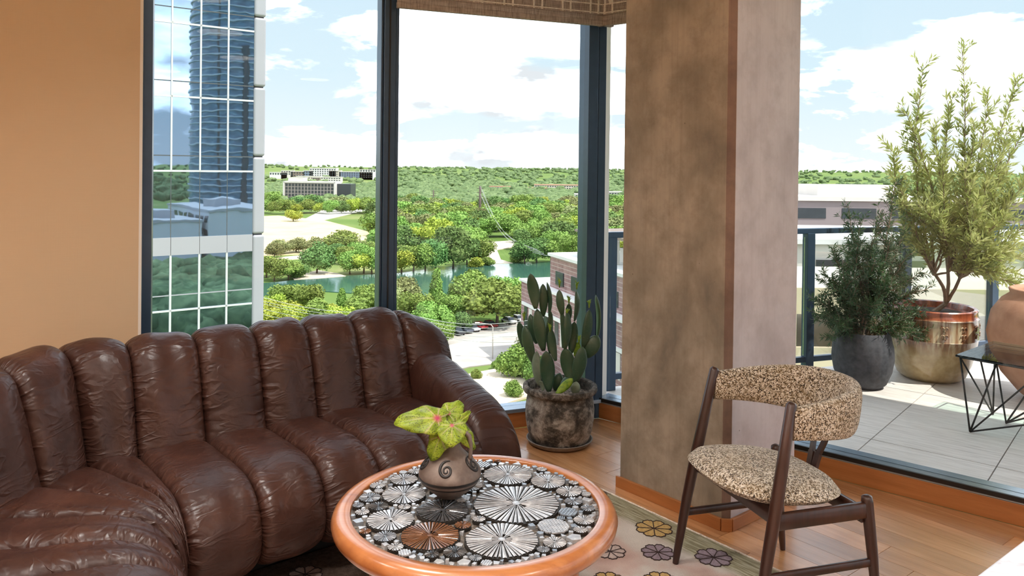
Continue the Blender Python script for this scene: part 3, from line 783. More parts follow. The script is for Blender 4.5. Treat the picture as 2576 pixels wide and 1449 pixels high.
# ---- leaves standing in the jug
t = NT('speckled_leaf'); uv = t.N('ShaderNodeTexCoord').outputs['UV']; ob = t.coord('Object')
sp = t.N('ShaderNodeSeparateXYZ'); t.l.new(uv, sp.inputs[0])
n = t.noise(ob, 30.0, 4); c = t.ramp(n, [(.3, (.20, .30, .02)), (.6, (.40, .52, .04)), (.8, (.60, .64, .12))])
spk = t.ramp(t.noise(ob, 260.0, 2), [(.56, (0, 0, 0)), (.62, (1, 1, 1))]); c = t.mix(t.math('MULTIPLY', spk, .75), c, (.06, .07, .015))
dist = t.math('SQRT', t.math('ADD', t.math('POWER', sp.outputs[0], 2.0), t.math('POWER', sp.outputs[1], 2.0)))
ang = t.math('ARCTAN2', sp.outputs[1], sp.outputs[0]); vein = t.math('POWER', t.math('ABSOLUTE', t.math('COSINE', t.math('MULTIPLY', ang, 3.5))), 26.0)
vein = t.math('MULTIPLY', vein, t.ramp(dist, [(.0, (1, 1, 1)), (.75, (0, 0, 0))]))
c = t.mix(t.math('MULTIPLY', vein, .75), c, (.80, .62, .45)); c = t.mix(t.ramp(dist, [(.03, (1, 1, 1)), (.15, (0, 0, 0))]), c, (.62, .08, .17))
t.set(base=c, rough=.45, sub=.0); p2 = t.N('ShaderNodeBsdfTranslucent'); t.l.new(c, p2.inputs[0]); ad = t.N('ShaderNodeMixShader'); ad.inputs[0].default_value = .35
t.l.new(t.p.outputs[0], ad.inputs[1]); t.l.new(p2.outputs[0], ad.inputs[2]); t.l.new(ad.outputs[0], t.out.inputs[0]); MAT['leaf'] = t.m
MAT['stem'] = plain('leaf_stem', (.22, .26, .06), .5, 0, .2, 30)
sprig = empty('leaf_sprig', tuple(VC + ZD * .15)); tag(sprig, 'yellow green speckled leaves with pink veins in the clay jug', 'plant')
def leaf(c, tip, nrm, L, Wd, droop, stem_from):
    """heart leaf: centre where the stem joins, direction to the tip, facing nrm"""
    c = np.array(c, float); d = np.array(tip, float); d /= np.linalg.norm(d); nrm = np.array(nrm, float); nrm -= d * (nrm @ d); nrm /= np.linalg.norm(nrm); sd = np.cross(nrm, d)
    na, nr_ = 30, 7; P = [c]; uv = [(0, 0)]; F = []
    for j in range(1, nr_ + 1):
        for k in range(na):
            a = 2 * math.pi * k / na
            # heart outline, tip at a = 0
            lob = abs(math.sin(a)) ** .7
            rad = (.36 + .64 * max(0, math.cos(a / 2)) ** 5) * L if abs((a + math.pi) % (2 * math.pi) - math.pi) < 1.2 else .0
            x = L * (.30 + .5 * math.cos(a) + .22 * math.cos(a) * abs(math.cos(a))) - (0.16 * L * (1 if abs(a - math.pi) < .35 else 0) * -1)
            y = Wd * math.sin(a) * (1 - .18 * math.cos(a)) * (1.05 if math.cos(a) < 0 else 1)
            f = j / nr_; x *= f; y *= f
            z = -droop * (x / L) ** 2 - .28 * droop * (y / Wd) ** 2 + .0045 * math.sin(a * 6 + L * 90) * f
            P.append(c + d * x + sd * y + nrm * z); uv.append((x / L, y / L))
    for k in range(na): F.append((0, 1 + k, 1 + (k + 1) % na))
    for j in range(nr_ - 1):
        b = 1 + j * na
        for k in range(na): F.append((b + k, b + na + k, b + na + (k + 1) % na, b + (k + 1) % na))
    mb = MB(); mb.add(P, F); mb.uv = uv; o = mb.build('leaf', MAT['leaf'], sprig, True)
    m = o.modifiers.new('thick', 'SOLIDIFY'); m.thickness = .0012
    sb = MB(); s0 = np.array(stem_from, float); mid = (s0 + c) / 2 + V(0, 0, .012); sb.tube(dense([s0, (s0 + mid) / 2 + ZD * .004, mid, (mid + c) / 2 + ZD * .002, c - nrm * .002], 12), .0022, 6); sb.build('stem', MAT['stem'], sprig, True)
nk = VC + V(0, 0, .155)
def LP(px, py, dy=0.0): return ond(px, py, VC[1] + dy)
leaf(LP(1100, 1052, -.02), V(-.92, -.25, .12), V(.12, -.62, .78), .122, .048, .035, nk)
leaf(LP(1137, 1070, -.045), V(.02, -.45, -.34), V(-.05, -.72, .7), .062, .044, .016, nk)
leaf(LP(1108, 1098, -.04), V(-.42, -.25, -.87), V(-.35, -.85, .35), .074, .034, .012, nk)
leaf(LP(1148, 1068, .0), V(.55, .12, .55), V(-.3, -.85, .4), .056, .017, .006, nk)
leaf(LP(1164, 1084, -.01), V(.62, -.10, -.78), V(.35, -.75, .55), .066, .024, .012, nk)
leaf(LP(1128, 1040, .02), V(.35, .3, .3), V(.0, -.6, .8), .06, .035, .015, nk)

# ================================================================== chair
CB = V(.700, 2.628, 0); cr = V(.957, .290, 0); cw = V(.290, -.957, 0)     # cr: towards the back, cw: towards the camera
def CH(r, w, z): return CB + cr * r + cw * w + ZD * z
chair = empty('easy_chair', tuple(CB)); tag(chair, 'dark wooden chair with tweed seat and curved wrap-around backrest', 'chair')
for sg in (-1, 1):
    w0, w1_ = sg * .245, sg * .232
    # long front leg running up to the end of the backrest
    pts = [CH(-.012, w0 * 1.01, .010), CH(-.006, w0 * 1.01, .05), CH(.03, w0, .25), CH(.065, w0 * .98, .42), CH(.125, w1_ * .97, .72), CH(.128, w1_ * .97, .728)]
    mb = MB(); mb.tube(pts, (.011, .0135, .0185, .0205, .0175, .011), 14); mb.build('front_leg', MAT['chairwood'], chair, 60)
    pts = [CH(.448, w0 * 1.01, .002), CH(.444, w0 * 1.01, .04), CH(.425, w0, .22), CH(.405, w0 * .98, .392), CH(.403, w0 * .98, .408), CH(.402, w0 * .98, .413)]
    mb = MB(); mb.tube(pts, (.010, .0125, .0175, .019, .0165, .007), 14); mb.build('rear_leg', MAT['chairwood'], chair, 60)
    mb = MB(); mb.bar(CH(.058, w0 * .985, .366), CH(.408, w0 * .985, .366), .020, .052, ch=.004); mb.build('side_rail', MAT['chairwood'], chair, 60)
    mb = MB(); mb.bar(CH(.022, w0, .196), CH(.43, w0, .196), .013, .027, ch=.003); mb.build('stretcher', MAT['chairwood'], chair, 60)
mb = MB(); mb.bar(CH(.075, -.24, .372), CH(.075, .24, .372), .022, .058, ch=.004); mb.build('front_rail', MAT['chairwood'], chair, 60)
mb = MB(); mb.bar(CH(.39, -.24, .35), CH(.39, .24, .35), .022, .05, ch=.004); mb.build('rear_rail', MAT['chairwood'], chair, 60)
# seat: rounded shield, padded
mb = MB(); P = []; F = []; na, nr_ = 56, 8
def seat_pt(a, f, side):
    ca, sa = math.cos(a), math.sin(a)
    x = math.copysign(abs(ca) ** .78, ca) * .230; y = math.copysign(abs(sa) ** .78, sa) * (.240 + .012 * -ca)
    th = .036 * (1 - f ** 4.5) ** .5 if side > 0 else -.036 * (1 - f ** 5) ** .5
    zc = .432 - .10 * (x * f) - .018 * f * f
    return CH(.180 + x * f, y * f, zc + th)
for side in (1, -1):
    b = len(P); P.append(seat_pt(0, 0, side))
    for j in range(1, nr_ + 1):
        for k in range(na): P.append(seat_pt(2 * math.pi * k / na, (j / nr_) ** .7, side))
    for k in range(na):
        f_ = (b, b + 1 + k, b + 1 + (k + 1) % na); F.append(f_ if side > 0 else f_[::-1])
    for j in range(nr_ - 1):
        q = b + 1 + j * na
        for k in range(na):
            f_ = (q + k, q + na + k, q + na + (k + 1) % na, q + (k + 1) % na); F.append(f_ if side > 0 else f_[::-1])
mb.add(P, F); mb.build('seat', MAT['tweed'], chair, True)
# backrest: padded band, taller at the back
mb = MB(); P = []; nb, nk_ = 48, 20
for i in range(nb + 1):
    x = i / nb; a = -math.pi / 2 + x * math.pi
    ca, sa = math.cos(a), math.sin(a)
    rr_ = .125 + .345 * abs(ca) ** .72; ww = math.copysign(abs(sa) ** .85, sa) * .228
    if abs(sa) > .999: rr_ = .125
    # tangent for the band thickness
    zt = .712 + .030 * abs(ca) ** .8; zb = .610 - .040 * abs(ca) ** .8
    nx, ny = ca * .23 / .345, sa
    nl = math.hypot(nx, ny); nx /= nl; ny /= nl
    nx, ny = (ca, sa * .75); nl = math.hypot(nx, ny); nx /= nl; ny /= nl
    th = .020 + .012 * ca
    for k in range(nk_):
        b = 2 * math.pi * k / nk_; cb_, sb_ = math.cos(b), math.sin(b)
        o_ = math.copysign(abs(cb_) ** .7, cb_) * th; zz = (zt + zb) / 2 + math.copysign(abs(sb_) ** .7, sb_) * (zt - zb) / 2
        lean = (zz - .66) * .22 * ca
        P.append(CH(rr_ + nx * (o_ + lean), ww + ny * o_, zz))
F = [(i * nk_ + k, (i + 1) * nk_ + k, (i + 1) * nk_ + (k + 1) % nk_, i * nk_ + (k + 1) % nk_) for i in range(nb) for k in range(nk_)]
F += [tuple(range(nk_)), tuple(nb * nk_ + k for k in range(nk_ - 1, -1, -1))]
mb.add(P, F); mb.build('backrest', MAT['tweed'], chair, True)
# forked splat between the rear rail and the backrest
for sg in (-1, 1):
    mb = MB(); pts = dense([CH(.40, -.04 + sg * .012, .335), CH(.412, -.04 + sg * .013, .40), CH(.425, -.04 + sg * .017, .45), CH(.445, -.04 + sg * .030, .51), CH(.468, -.04 + sg * .036, .60)], 14)
    for i in range(14): mb.bar(pts[i], pts[i + 1] + (pts[i + 1] - pts[i]) * .1, .018 if i > 6 else .025, .013, up=cr)
    mb.build('splat_prong', MAT['chairwood'], chair, 60)

# ================================================================== marble table corner at the right
ME = onz(2455, 1449, .745); mt_o = ME - VD * .25
mt = empty('marble_table', (float((mt_o + VD * .6)[0]), float((mt_o + VD * .6)[1]), 0)); mt.location = tuple((mt_o + VD * .62 - UD * .42)[:2]) + (0,)
tag(mt, 'pale grey marble tabletop corner at the lower right edge', 'table')
mc = V(*mt.location)
o = MB().box(mc + ZD * .73, (.62 + 0, .42, .015), (VD, UD, ZD)).build('tabletop', MAT['marble'], mt); bevel(o, .004)
for a in (-1, 1):
    for b in (-1, 1):
        mb = MB(); p = mc + VD * a * .54 + UD * b * .34; mb.tube([p + ZD * .0105, p + ZD * .715], (.018, .026), 12); mb.build('leg', MAT['chairwood'], mt, 60)

# ================================================================== cactus, pot and saucer
PC = V(.268, 4.145, 0)
sau = MB(); sau.lathe([(0, .001), (.145, .001), (.165, .012), (.176, .030), (.170, .032), (.158, .018), (.14, .010), (0, .010)], 48, (0, 0, 0))
so = sau.build('saucer', plain('grey_clay_saucer', (.20, .165, .14), .7, 0, .25, 30, .2), None, 50, (0, 0, 0)); so.location = tuple(PC)
tag(so, 'round grey clay saucer under the cactus pot', 'saucer')
t = NT('weathered_clay'); co = t.coord('Object'); n = t.noise(co, 11.0, 8, .72, .3); m = t.noise(co, 40.0, 5, .7)
c = t.ramp(n, [(.36, (.022, .019, .016)), (.47, (.075, .062, .05)), (.55, (.25, .22, .19)), (.68, (.56, .53, .48))]); c = t.mix(t.ramp(m, [(.52, (0, 0, 0)), (.7, (.6, .6, .6))]), c, (.33, .29, .24))
t.set(base=c, rough=.85, normal=t.bump(m, .6, .012, t.bump(n, .5, .02))); MAT['oldclay'] = t.m
pz = .010
pot = empty('clay_pot', tuple(PC + ZD * pz)); tag(pot, 'weathered grey clay pot on a saucer holding the cactus', 'pot')
mb = MB(); mb.lathe([(0, 0), (.140, 0), (.155, .02), (.172, .07), (.182, .13), (.183, .18), (.177, .225), (.172, .25), (.176, .262), (.192, .268), (.198, .280), (.196, .298), (.184, .304), (.172, .298), (.168, .27), (.166, .22), (0, .22)], 56)
mb.build('body', MAT['oldclay'], pot, 50, (0, 0, 0))
t = NT('gravel'); co = t.coord('Object'); v = t.voro(co, 90.0, out=1); h = t.voro(co, 90.0)
sc_ = t.N('ShaderNodeSeparateColor'); t.l.new(v, sc_.inputs[0])
t.set(base=t.ramp(sc_.outputs[0], [(.1, (.10, .07, .05)), (.5, (.26, .19, .14)), (.9, (.42, .34, .28))]), rough=.9, normal=t.bump(h, 1.0, .01)); MAT['gravel'] = t.m
mb = MB(); mb.lathe([(0, .262), (.10, .258), (.169, .25), (.169, .22), (0, .22)], 40); mb.build('soil', MAT['gravel'], pot, True, (0, 0, 0))
t = NT('cactus_skin'); co = t.coord('Object'); n = t.noise(co, 9.0, 4); r = t.objrand()
c = t.mix(t.math('MULTIPLY', r, .8), (.030, .080, .045), (.065, .125, .068)); c = t.mix(t.ramp(n, [(.45, (0, 0, 0)), (.75, (.5, .5, .5))]), c, (.15, .16, .085))
dots = t.ramp(t.voro(co, 75.0), [(.0, (1, 1, 1)), (.16, (0, 0, 0))]); c = t.mix(t.math('MULTIPLY', dots, .5), c, (.30, .33, .20))
t.set(base=c, rough=.42, normal=t.bump(dots, .4, .003, t.bump(n, .2, .01))); MAT['cactus'] = t.m
t = NT('cactus_new_growth'); co = t.coord('Object'); t.set(base=t.ramp(t.noise(co, 60.0, 3), [(.3, (.10, .24, .025)), (.7, (.34, .48, .04))]), rough=.45); MAT['cactusnew'] = t.m
MAT['cactusstem'] = plain('cactus_stem', (.20, .25, .18), .6, 0, .25, 20)
cac = empty('prickly_pear_cactus', tuple(PC + ZD * .265)); tag(cac, 'prickly pear cactus with tall upright dark green pads', 'cactus')
# pads: base px, tip px, half width px (2.787 x crop of the photograph), depth offset, turn, material
def cpx(x, y): return 1240 + x / 2.787, 660 + y / 2.787
pads = [((300, 325), (262, 78), 44, -.02, .3, 0), ((352, 380), (350, 150), 34, .05, -.2, 0), ((392, 375), (379, 138), 30, .03, 1.3, 0), ((355, 620), (308, 325), 46, .0, .2, 0),
        ((400, 640), (408, 345), 30, .05, -.5, 0), ((305, 570), (262, 362), 36, .06, .3, 0), ((212, 595), (182, 418), 30, .08, .2, 0), ((287, 710), (222, 440), 44, .03, .4, 0),
        ((440, 690), (405, 465), 34, -.04, -.4, 0), ((488, 375), (464, 192), 30, .0, .3, 0), ((530, 425), (533, 288), 24, .05, .1, 0), ((572, 412), (584, 198), 30, .02, -.9, 0),
        ((490, 600), (480, 335), 30, .0, .9, 0), ((505, 612), (522, 348), 34, -.03, -.5, 0), ((545, 645), (572, 415), 36, .03, .2, 0), ((632, 600), (676, 330), 40, -.01, -.4, 0),
        ((732, 525), (721, 228), 40, .02, 1.38, 0), ((658, 665), (735, 512), 55, .0, .2, 0), ((548, 842), (505, 600), 55, -.03, .15, 0), ((575, 842), (630, 590), 52, -.05, -.2, 0),
        ((392, 905), (372, 620), 54, -.07, .1, 0), ((325, 865), (308, 622), 44, -.01, .8, 2), ((332, 860), (272, 680), 26, .03, .5, 0), ((575, 930), (585, 835), 34, -.06, .2, 2),
        ((445, 922), (560, 815), 30, -.12, .3, 1), ((438, 900), (470, 775), 40, .03, .1, 0), ((575, 660), (598, 560), 26, .03, .3, 1), ((470, 900), (545, 790), 24, -.02, 1.0, 0), ((350, 900), (330, 830), 24, -.04, .6, 2)]
buds = [(218, 375, .035, 40), (467, 140, 0, 42), (533, 262, .05, 30), (588, 158, .02, 36), (400, 455, -.05, 36), (480, 335, 0, 24), (520, 345, -.03, 28), (675, 285, -.01, 40), (604, 540, .02, 40)]
for i, (b, tp, hw, dy, tw, mi) in enumerate(pads):
    B = ond(*cpx(*b), PC[1] + dy); T = ond(*cpx(*tp), PC[1] + dy); B[2] = max(B[2], .268); ax = T - B; L = np.linalg.norm(ax); ax /= L
    sd = np.cross(ax, V(0, -1, 0)); sd /= np.linalg.norm(sd); nn = np.cross(sd, ax)
    sd, nn = sd * math.cos(tw) + nn * math.sin(tw), nn * math.cos(tw) - sd * math.sin(tw)
    wm = hw / 2.787 / FPX * PC[1]; P = []; nl, nc = 14, 14
    for j in range(nl + 1):
        x = j / nl
        wj = wm * (max(0, math.sin(math.pi * min(1, .06 + .94 * x))) ** .62) * (.72 + .42 * x) * (1 if j not in (nl,) else .0) + .0012
        tj = min(.010, wj * .5) if wj > .004 else wj
        for k in range(nc):
            a = 2 * math.pi * k / nc; P.append(B + ax * L * x + sd * wj * math.cos(a) + nn * tj * math.sin(a) + nn * .012 * math.sin(x * math.pi) * (1 if i % 2 else -1))
    F = [(j * nc + k, j * nc + (k + 1) % nc, (j + 1) * nc + (k + 1) % nc, (j + 1) * nc + k) for j in range(nl) for k in range(nc)] + [tuple(range(nc - 1, -1, -1)), tuple(nl * nc + k for k in range(nc))]
    mb = MB(); mb.add(P, F); mb.build('pad', MAT[('cactus', 'cactusnew', 'cactusstem')[mi]], cac, True)
g = random.Random(2)
for (bx_, by_, dy, hh) in buds:
    p = ond(*cpx(bx_, by_), PC[1] + dy); hb = hh / 2.787 / FPX * PC[1]
    mb = MB(); mb.tube([p - ZD * hb * .9, p - ZD * hb * .3, p + ZD * hb * .2, p + ZD * hb * .5], (.003, .005, .008, .004), 8)
    for k in range(9):
        a = g.random() * 6.28; q = p + ZD * hb * g.uniform(-.2, .5); mb.tube([q, q + V(math.cos(a), math.sin(a), .9) * .013], (.003, .0008), 5)
    mb.build('bud', MAT['cactusnew'], cac, True)

# ================================================================== balcony
t = NT('travertine_tile'); co = t.coord('Object'); g1 = t.noise(t.coord('Object', (2.0, 26, 1)), 2.0, 6, .65, .5); g2 = t.noise(co, 3.0, 3)
c = t.ramp(g1, [(.3, (.48, .44, .41)), (.5, (.66, .62, .585)), (.7, (.78, .74, .70))]); c = t.mix(t.math('MULTIPLY', g2, .3), c, (.55, .50, .46))
t.set(base=c, rough=.5, normal=t.bump(g1, .1, .004)); MAT['tile'] = t.m
BZ = -.03
def BP(b, d, z=0.0): return C0 - BD * b + BN * d + ZD * z     # b: along the glass from the corner, d: out from the inner face
RA, RB = V(.60, 5.24, 0), V(4.9, 6.80, 0)                      # railing line
rd = (RB - RA) / np.linalg.norm(RB - RA); rn = V(-rd[1], rd[0], 0)
_e2 = C0 - BD * 5.0 + BN * .15
BALC = [tuple((C0 + BN * .15 - BD * .02)[:2]), tuple((RA + rn * .06 - rd * .08)[:2]), tuple((RB + rn * .06)[:2]), (7.6, 5.6), (7.6, 1.3), tuple(_e2[:2])]
bf = MB().prism(BALC[::-1], BZ - .30, BZ - .022).build('floor_balcony', plain('balcony_slab', (.30, .29, .28), .8)); tag(bf, kind='structure')
# soil-free setting joint below the tiles, tiles 0.6 x 1.2
balc_cw = [np.array(p) for p in BALC]
for i in range(-1, 12):
    for j in range(-1, 4):
        b0, d0 = 1.88 - .6 * 3 + .6 * i, .80 + 1.2 * (j - 1) + (0 if i % 2 else 0)
        q = [BP(b0 + x, d0 + y)[:2] for x, y in ((.003, .003), (.003, 1.197), (.597, 1.197), (.597, .003))]
        q = clip(q, balc_cw)
        if len(q) < 3: continue
        cen = np.mean(q, axis=0); ang = math.atan2(BD[1], BD[0])
        me = MB().prism([tuple(p) for p in q][::-1], BZ - .022, BZ).mesh('tile', MAT['tile'], False, (cen[0], cen[1], 0)); me.transform(Matrix.Rotation(-ang, 4, 'Z'))
        o = link('tile', me, bf); o.location = (cen[0], cen[1], 0); o.rotation_euler = (0, 0, ang)
# slab of the balcony above, shading the part next to the glass
ov = [tuple(BP(-.2, -.1)[:2]), tuple(BP(-.1, .9)[:2]), tuple(BP(1.2, 2.05)[:2]), tuple(BP(5.0, 2.05)[:2]), tuple(BP(5.0, -.1)[:2])]
tag(MB().prism(ov[::-1], CEIL + .02, CEIL + .28).build('ceiling_balcony', MAT['ceiling']), kind='structure')

rail = empty('balcony_railing', tuple(RA + ZD * BZ)); tag(rail, 'black metal balcony railing with clear glass panels', 'railing')
Lr = np.linalg.norm(RB - RA)
bevel(MB().box(RA + rd * Lr / 2 + ZD * 1.015, (Lr / 2, .028, .020), (rd, rn, ZD)).build('handrail', MAT['blackframe'], rail), .004)
bevel(MB().box(RA + rd * Lr / 2 + ZD * .06, (Lr / 2, .02, .02), (rd, rn, ZD)).build('bottom_rail', MAT['blackframe'], rail), .003)
posts = [.075, .86, 1.72, 2.66, 3.6, 4.5]
for k, d in enumerate(posts):
    wdt = .035
    bevel(MB().box(RA + rd * d + ZD * .485, (wdt, .03, .515), (rd, rn, ZD)).build('post', MAT['blackframe'], rail), .004)
for a, b in zip(posts[:-1], posts[1:]):
    MB().box(RA + rd * (a + b) / 2 + ZD * .53, ((b - a) / 2 - .04, .004, .44), (rd, rn, ZD)).build('glass_panel', MAT['glass'], rail)

# ---- black pot with dark bush
BPc = V(2.455, 5.44, BZ)
t = NT('black_stoneware'); co = t.coord('Object'); n = t.noise(co, 30.0, 5); t.set(base=t.ramp(n, [(.3, (.025, .027, .034)), (.7, (.065, .066, .075))]), rough=.75, normal=t.bump(n, .3, .006)); MAT['blackpot'] = t.m
bp = empty('black_planter', tuple(BPc)); tag(bp, 'rounded matt black planter on the balcony beside the column', 'planter')
MB().lathe([(0, 0), (.12, 0), (.155, .03), (.188, .11), (.203, .20), (.198, .28), (.175, .365), (.165, .385), (.152, .38), (.155, .34), (0, .33)], 40).build('body', MAT['blackpot'], bp, 50, (0, 0, 0))
MAT['soil'] = plain('dark_soil', (.04, .028, .02), .95, 0, .3, 60, .6)
MB().lathe([(0, .352), (.155, .345), (.155, .33), (0, .33)], 24).build('soil', MAT['soil'], bp, False, (0, 0, 0))
def leafmat(name, lo, mid, hi, tr=.35):
    t = NT(name); co = t.coord('Object'); n = t.noise(co, 7.0, 3); f = t.noise(co, 120.0, 1)
    c = t.ramp(n, [(.3, lo), (.5, mid), (.72, hi)]); c = t.mix(t.ramp(f, [(.45, (0, 0, 0)), (.65, (.6, .6, .6))]), c, hi)
    t.set(base=c, rough=.5); p2 = t.N('ShaderNodeBsdfTranslucent'); t.l.new(c, p2.inputs[0]); ad = t.N('ShaderNodeMixShader'); ad.inputs[0].default_value = tr
    t.l.new(t.p.outputs[0], ad.inputs[1]); t.l.new(p2.outputs[0], ad.inputs[2]); t.l.new(ad.outputs[0], t.out.inputs[0]); return t.m
MAT['bushleaf'] = leafmat('dark_needle_leaf', (.022, .055, .028), (.045, .095, .042), (.10, .17, .06))
MAT['treeleaf'] = leafmat('olive_leaf', (.11, .16, .035), (.38, .43, .12), (.60, .60, .28), .42)
MAT['bark'] = plain('grey_brown_bark', (.22, .16, .11), .85, 0, .3, 40, .4)
def leaves_mesh(segs, per, L, Wd, g, name, mat, parent, spread=.6, grav=0.0):
    """narrow leaves along twig segments, joined"""
    P = []; F = []
    for a, b in segs:
        d = b - a; ln = np.linalg.norm(d); d = d / (ln + 1e-9); n = max(1, int(ln * per))
        for _ in range(n):
            p = a + (b - a) * g.random()
            v = V(g.gauss(0, 1), g.gauss(0, 1), g.gauss(0, 1)); v -= d * (v @ d); v /= np.linalg.norm(v) + 1e-9
            ld = d * (1 - spread * .5) + v * spread + V(0, 0, grav); ld /= np.linalg.norm(ld)
            sd = np.cross(ld, V(g.gauss(0, 1), g.gauss(0, 1), g.gauss(0, 1))); sd /= np.linalg.norm(sd) + 1e-9
            l = L * g.uniform(.6, 1.2); w = Wd * g.uniform(.7, 1.2); k = len(P)
            P += [p, p + ld * l * .45 + sd * w, p + ld * l, p + ld * l * .45 - sd * w]; F.append((k, k + 1, k + 2, k + 3))
    mb = MB(); mb.v = [tuple(q) for q in P]; mb.f = F; mb.mi = [0] * len(F)
    o = mb.build(name, mat, parent); tag(o, kind='stuff'); return o
def curve_to(a, tip, g, wob, n=9, bow=0.0):
    a, tip = np.array(a, float), np.array(tip, float); out = []
    s1 = V(g.gauss(0, 1), g.gauss(0, 1), 0) * wob
    for i in range(n + 1):
        x = i / n; p = a * (1 - x) + tip * x + s1 * math.sin(math.pi * x) + V(g.gauss(0, 1), g.gauss(0, 1), g.gauss(0, 1)) * wob * .12
        p[2] += bow * math.sin(math.pi * x); out.append(p)
    return out
g = random.Random(11)
bush = empty('potted_bush', tuple(BPc + ZD * .35)); tag(bush, 'dark green needle-leaved bush in the black planter', 'bush')
b0 = BPc + ZD * .35
tips = [(2252, 462, .05), (2135, 520, 0), (2165, 565, -.08), (2215, 540, .1), (2100, 640, 0), (2075, 690, -.05), (2060, 760, -.05), (2052, 800, 0), (2290, 640, 0), (2310, 690, .05), (2325, 730, 0), (2300, 790, -.1), (2270, 830, -.14),
        (2105, 820, -.12), (2135, 600, .12), (2190, 610, -.1), (2245, 590, -.05), (2200, 660, -.16), (2150, 700, -.18), (2240, 720, -.18), (2120, 745, -.15), (2190, 770, -.2), (2260, 690, .15), (2090, 720, .15), (2170, 640, .18), (2280, 560, .12), (2085, 850, -.1), (2310, 850, 0)]
st = MB(); seg = []
for (px, py, dy) in tips:
    T = ond(px, py, BPc[1] + dy); a = b0 + V(g.uniform(-.07, .07), g.uniform(-.07, .07), 0); c_ = curve_to(a, T, g, .03, 9, .05)
    st.tube(c_, list(np.linspace(.008, .002, len(c_))), 5)
    for i in range(2, 10):
        seg.append((c_[i - 1], c_[i]))
        for _ in range(5 if i < 8 else 3):
            d = (T - a); d = d / np.linalg.norm(d); v = V(g.gauss(0, 1), g.gauss(0, 1), g.gauss(.15, .8)); v /= np.linalg.norm(v)
            l = g.uniform(.05, .13) * (1 if i < 8 else .6); e_ = c_[i] + (d * .6 + v * .8) * l; seg.append((c_[i], e_)); st.tube([c_[i], e_], (.0022, .001), 4)
st.build('branches', MAT['bark'], bush); leaves_mesh(seg, 230, .042, .0036, g, 'foliage', MAT['bushleaf'], bush, .85)

# ---- glazed bronze pot with a willow-leaved tree
GPc = V(3.07, 5.70, BZ)
t = NT('bronze_glaze'); co = t.coord('Object'); sp = t.N('ShaderNodeSeparateXYZ'); t.l.new(co, sp.inputs[0])
strk = t.noise(t.coord('Object', (14, 14, 1.0)), 1.6, 5, .6); n = t.noise(co, 20.0, 4)
low = t.ramp(n, [(.3, (.36, .25, .11)), (.7, (.52, .40, .22))]); up = t.ramp(strk, [(.35, (.06, .018, .010)), (.5, (.24, .11, .05)), (.62, (.50, .42, .28))])
c = t.mix(t.ramp(sp.outputs[2], [(.20, (0, 0, 0)), (.29, (1, 1, 1))]), low, up); c = t.mix(t.ramp(sp.outputs[2], [(.455, (0, 0, 0)), (.465, (1, 1, 1))]), c, t.ramp(strk, [(.4, (.13, .025, .012)), (.6, (.40, .10, .04))]))
t.set(base=c, rough=.22, spec=.8, coat=.4, normal=t.bump(n, .1, .004)); MAT['bronze'] = t.m
gp = empty('bronze_planter', tuple(GPc)); tag(gp, 'large glazed bronze planter with raised scrolls on the balcony', 'planter')
MB().lathe([(0, 0), (.19, 0), (.225, .03), (.262, .12), (.287, .22), (.300, .30), (.305, .306), (.300, .312), (.303, .40), (.300, .448), (.306, .455), (.300, .462), (.292, .49), (.298, .512), (.290, .520), (.268, .515), (.262, .48), (0, .46)], 56).build('body', MAT['bronze'], gp, 50, (0, 0, 0))
MB().lathe([(0, .485), (.262, .475), (.262, .46), (0, .46)], 24).build('soil', MAT['soil'], gp, False, (0, 0, 0))
scr = MB()
for k in range(14):
    a0 = 2 * math.pi * k / 14
    for sg in (-1, 1):
        for zc in (.352, .405):
            L_ = []
            for i in range(12):
                x = i / 11; a = x * 4.4; rr_ = .006 + .016 * x; th = a0 + sg * (.055 + rr_ * math.cos(a) * 1 / .303) ; L_.append(V(.3045 * math.cos(th), .3045 * math.sin(th), zc + rr_ * math.sin(a)))
            scr.tube(L_, .0045, 4)
scr.build('scroll_relief', MAT['bronze'], gp, True, (0, 0, 0))
tree = empty('potted_tree', tuple(GPc + ZD * .48)); tag(tree, 'tall willow-leaved tree growing in the bronze planter', 'tree')
g = random.Random(23)
t0 = GPc + ZD * .46
tips = [(2424, 140, 0), (2322, 176, .05), (2284, 292, 0), (2250, 382, -.05), (2552, 216, .1), (2485, 262, 0), (2590, 300, .1), (2350, 330, -.15), (2395, 250, .1), (2455, 330, -.1), (2530, 340, 0), (2610, 420, 0),
        (2265, 470, -.1), (2310, 420, .12), (2370, 420, -.2), (2430, 430, -.2), (2500, 430, -.15), (2560, 480, -.1), (2290, 540, -.1), (2590, 560, 0), (2520, 560, -.25), (2460, 540, -.28), (2330, 530, -.25), (2380, 480, .25), (2470, 480, .25), (2540, 640, -.1), (2500, 690, -.2), (2560, 720, -.05), (2480, 640, .2), (2300, 610, 0), (2440, 620, -.3), (2610, 640, .1), (2400, 560, -.1), (2520, 480, .2)]
st = MB(); seg = []
fork = [ond(2352, 690, 5.68), ond(2385, 680, 5.72), ond(2415, 700, 5.66)]
trunk = [t0 + V(0, 0, 0), ond(2378, 765, 5.70)]
st.tube([t0, (t0 + trunk[1]) / 2, trunk[1]], (.022, .019, .017), 8)
mids = []
for f_ in fork:
    c_ = curve_to(trunk[1], f_, g, .01, 5); st.tube(c_, list(np.linspace(.014, .011, 6)), 6); mids.append(f_)
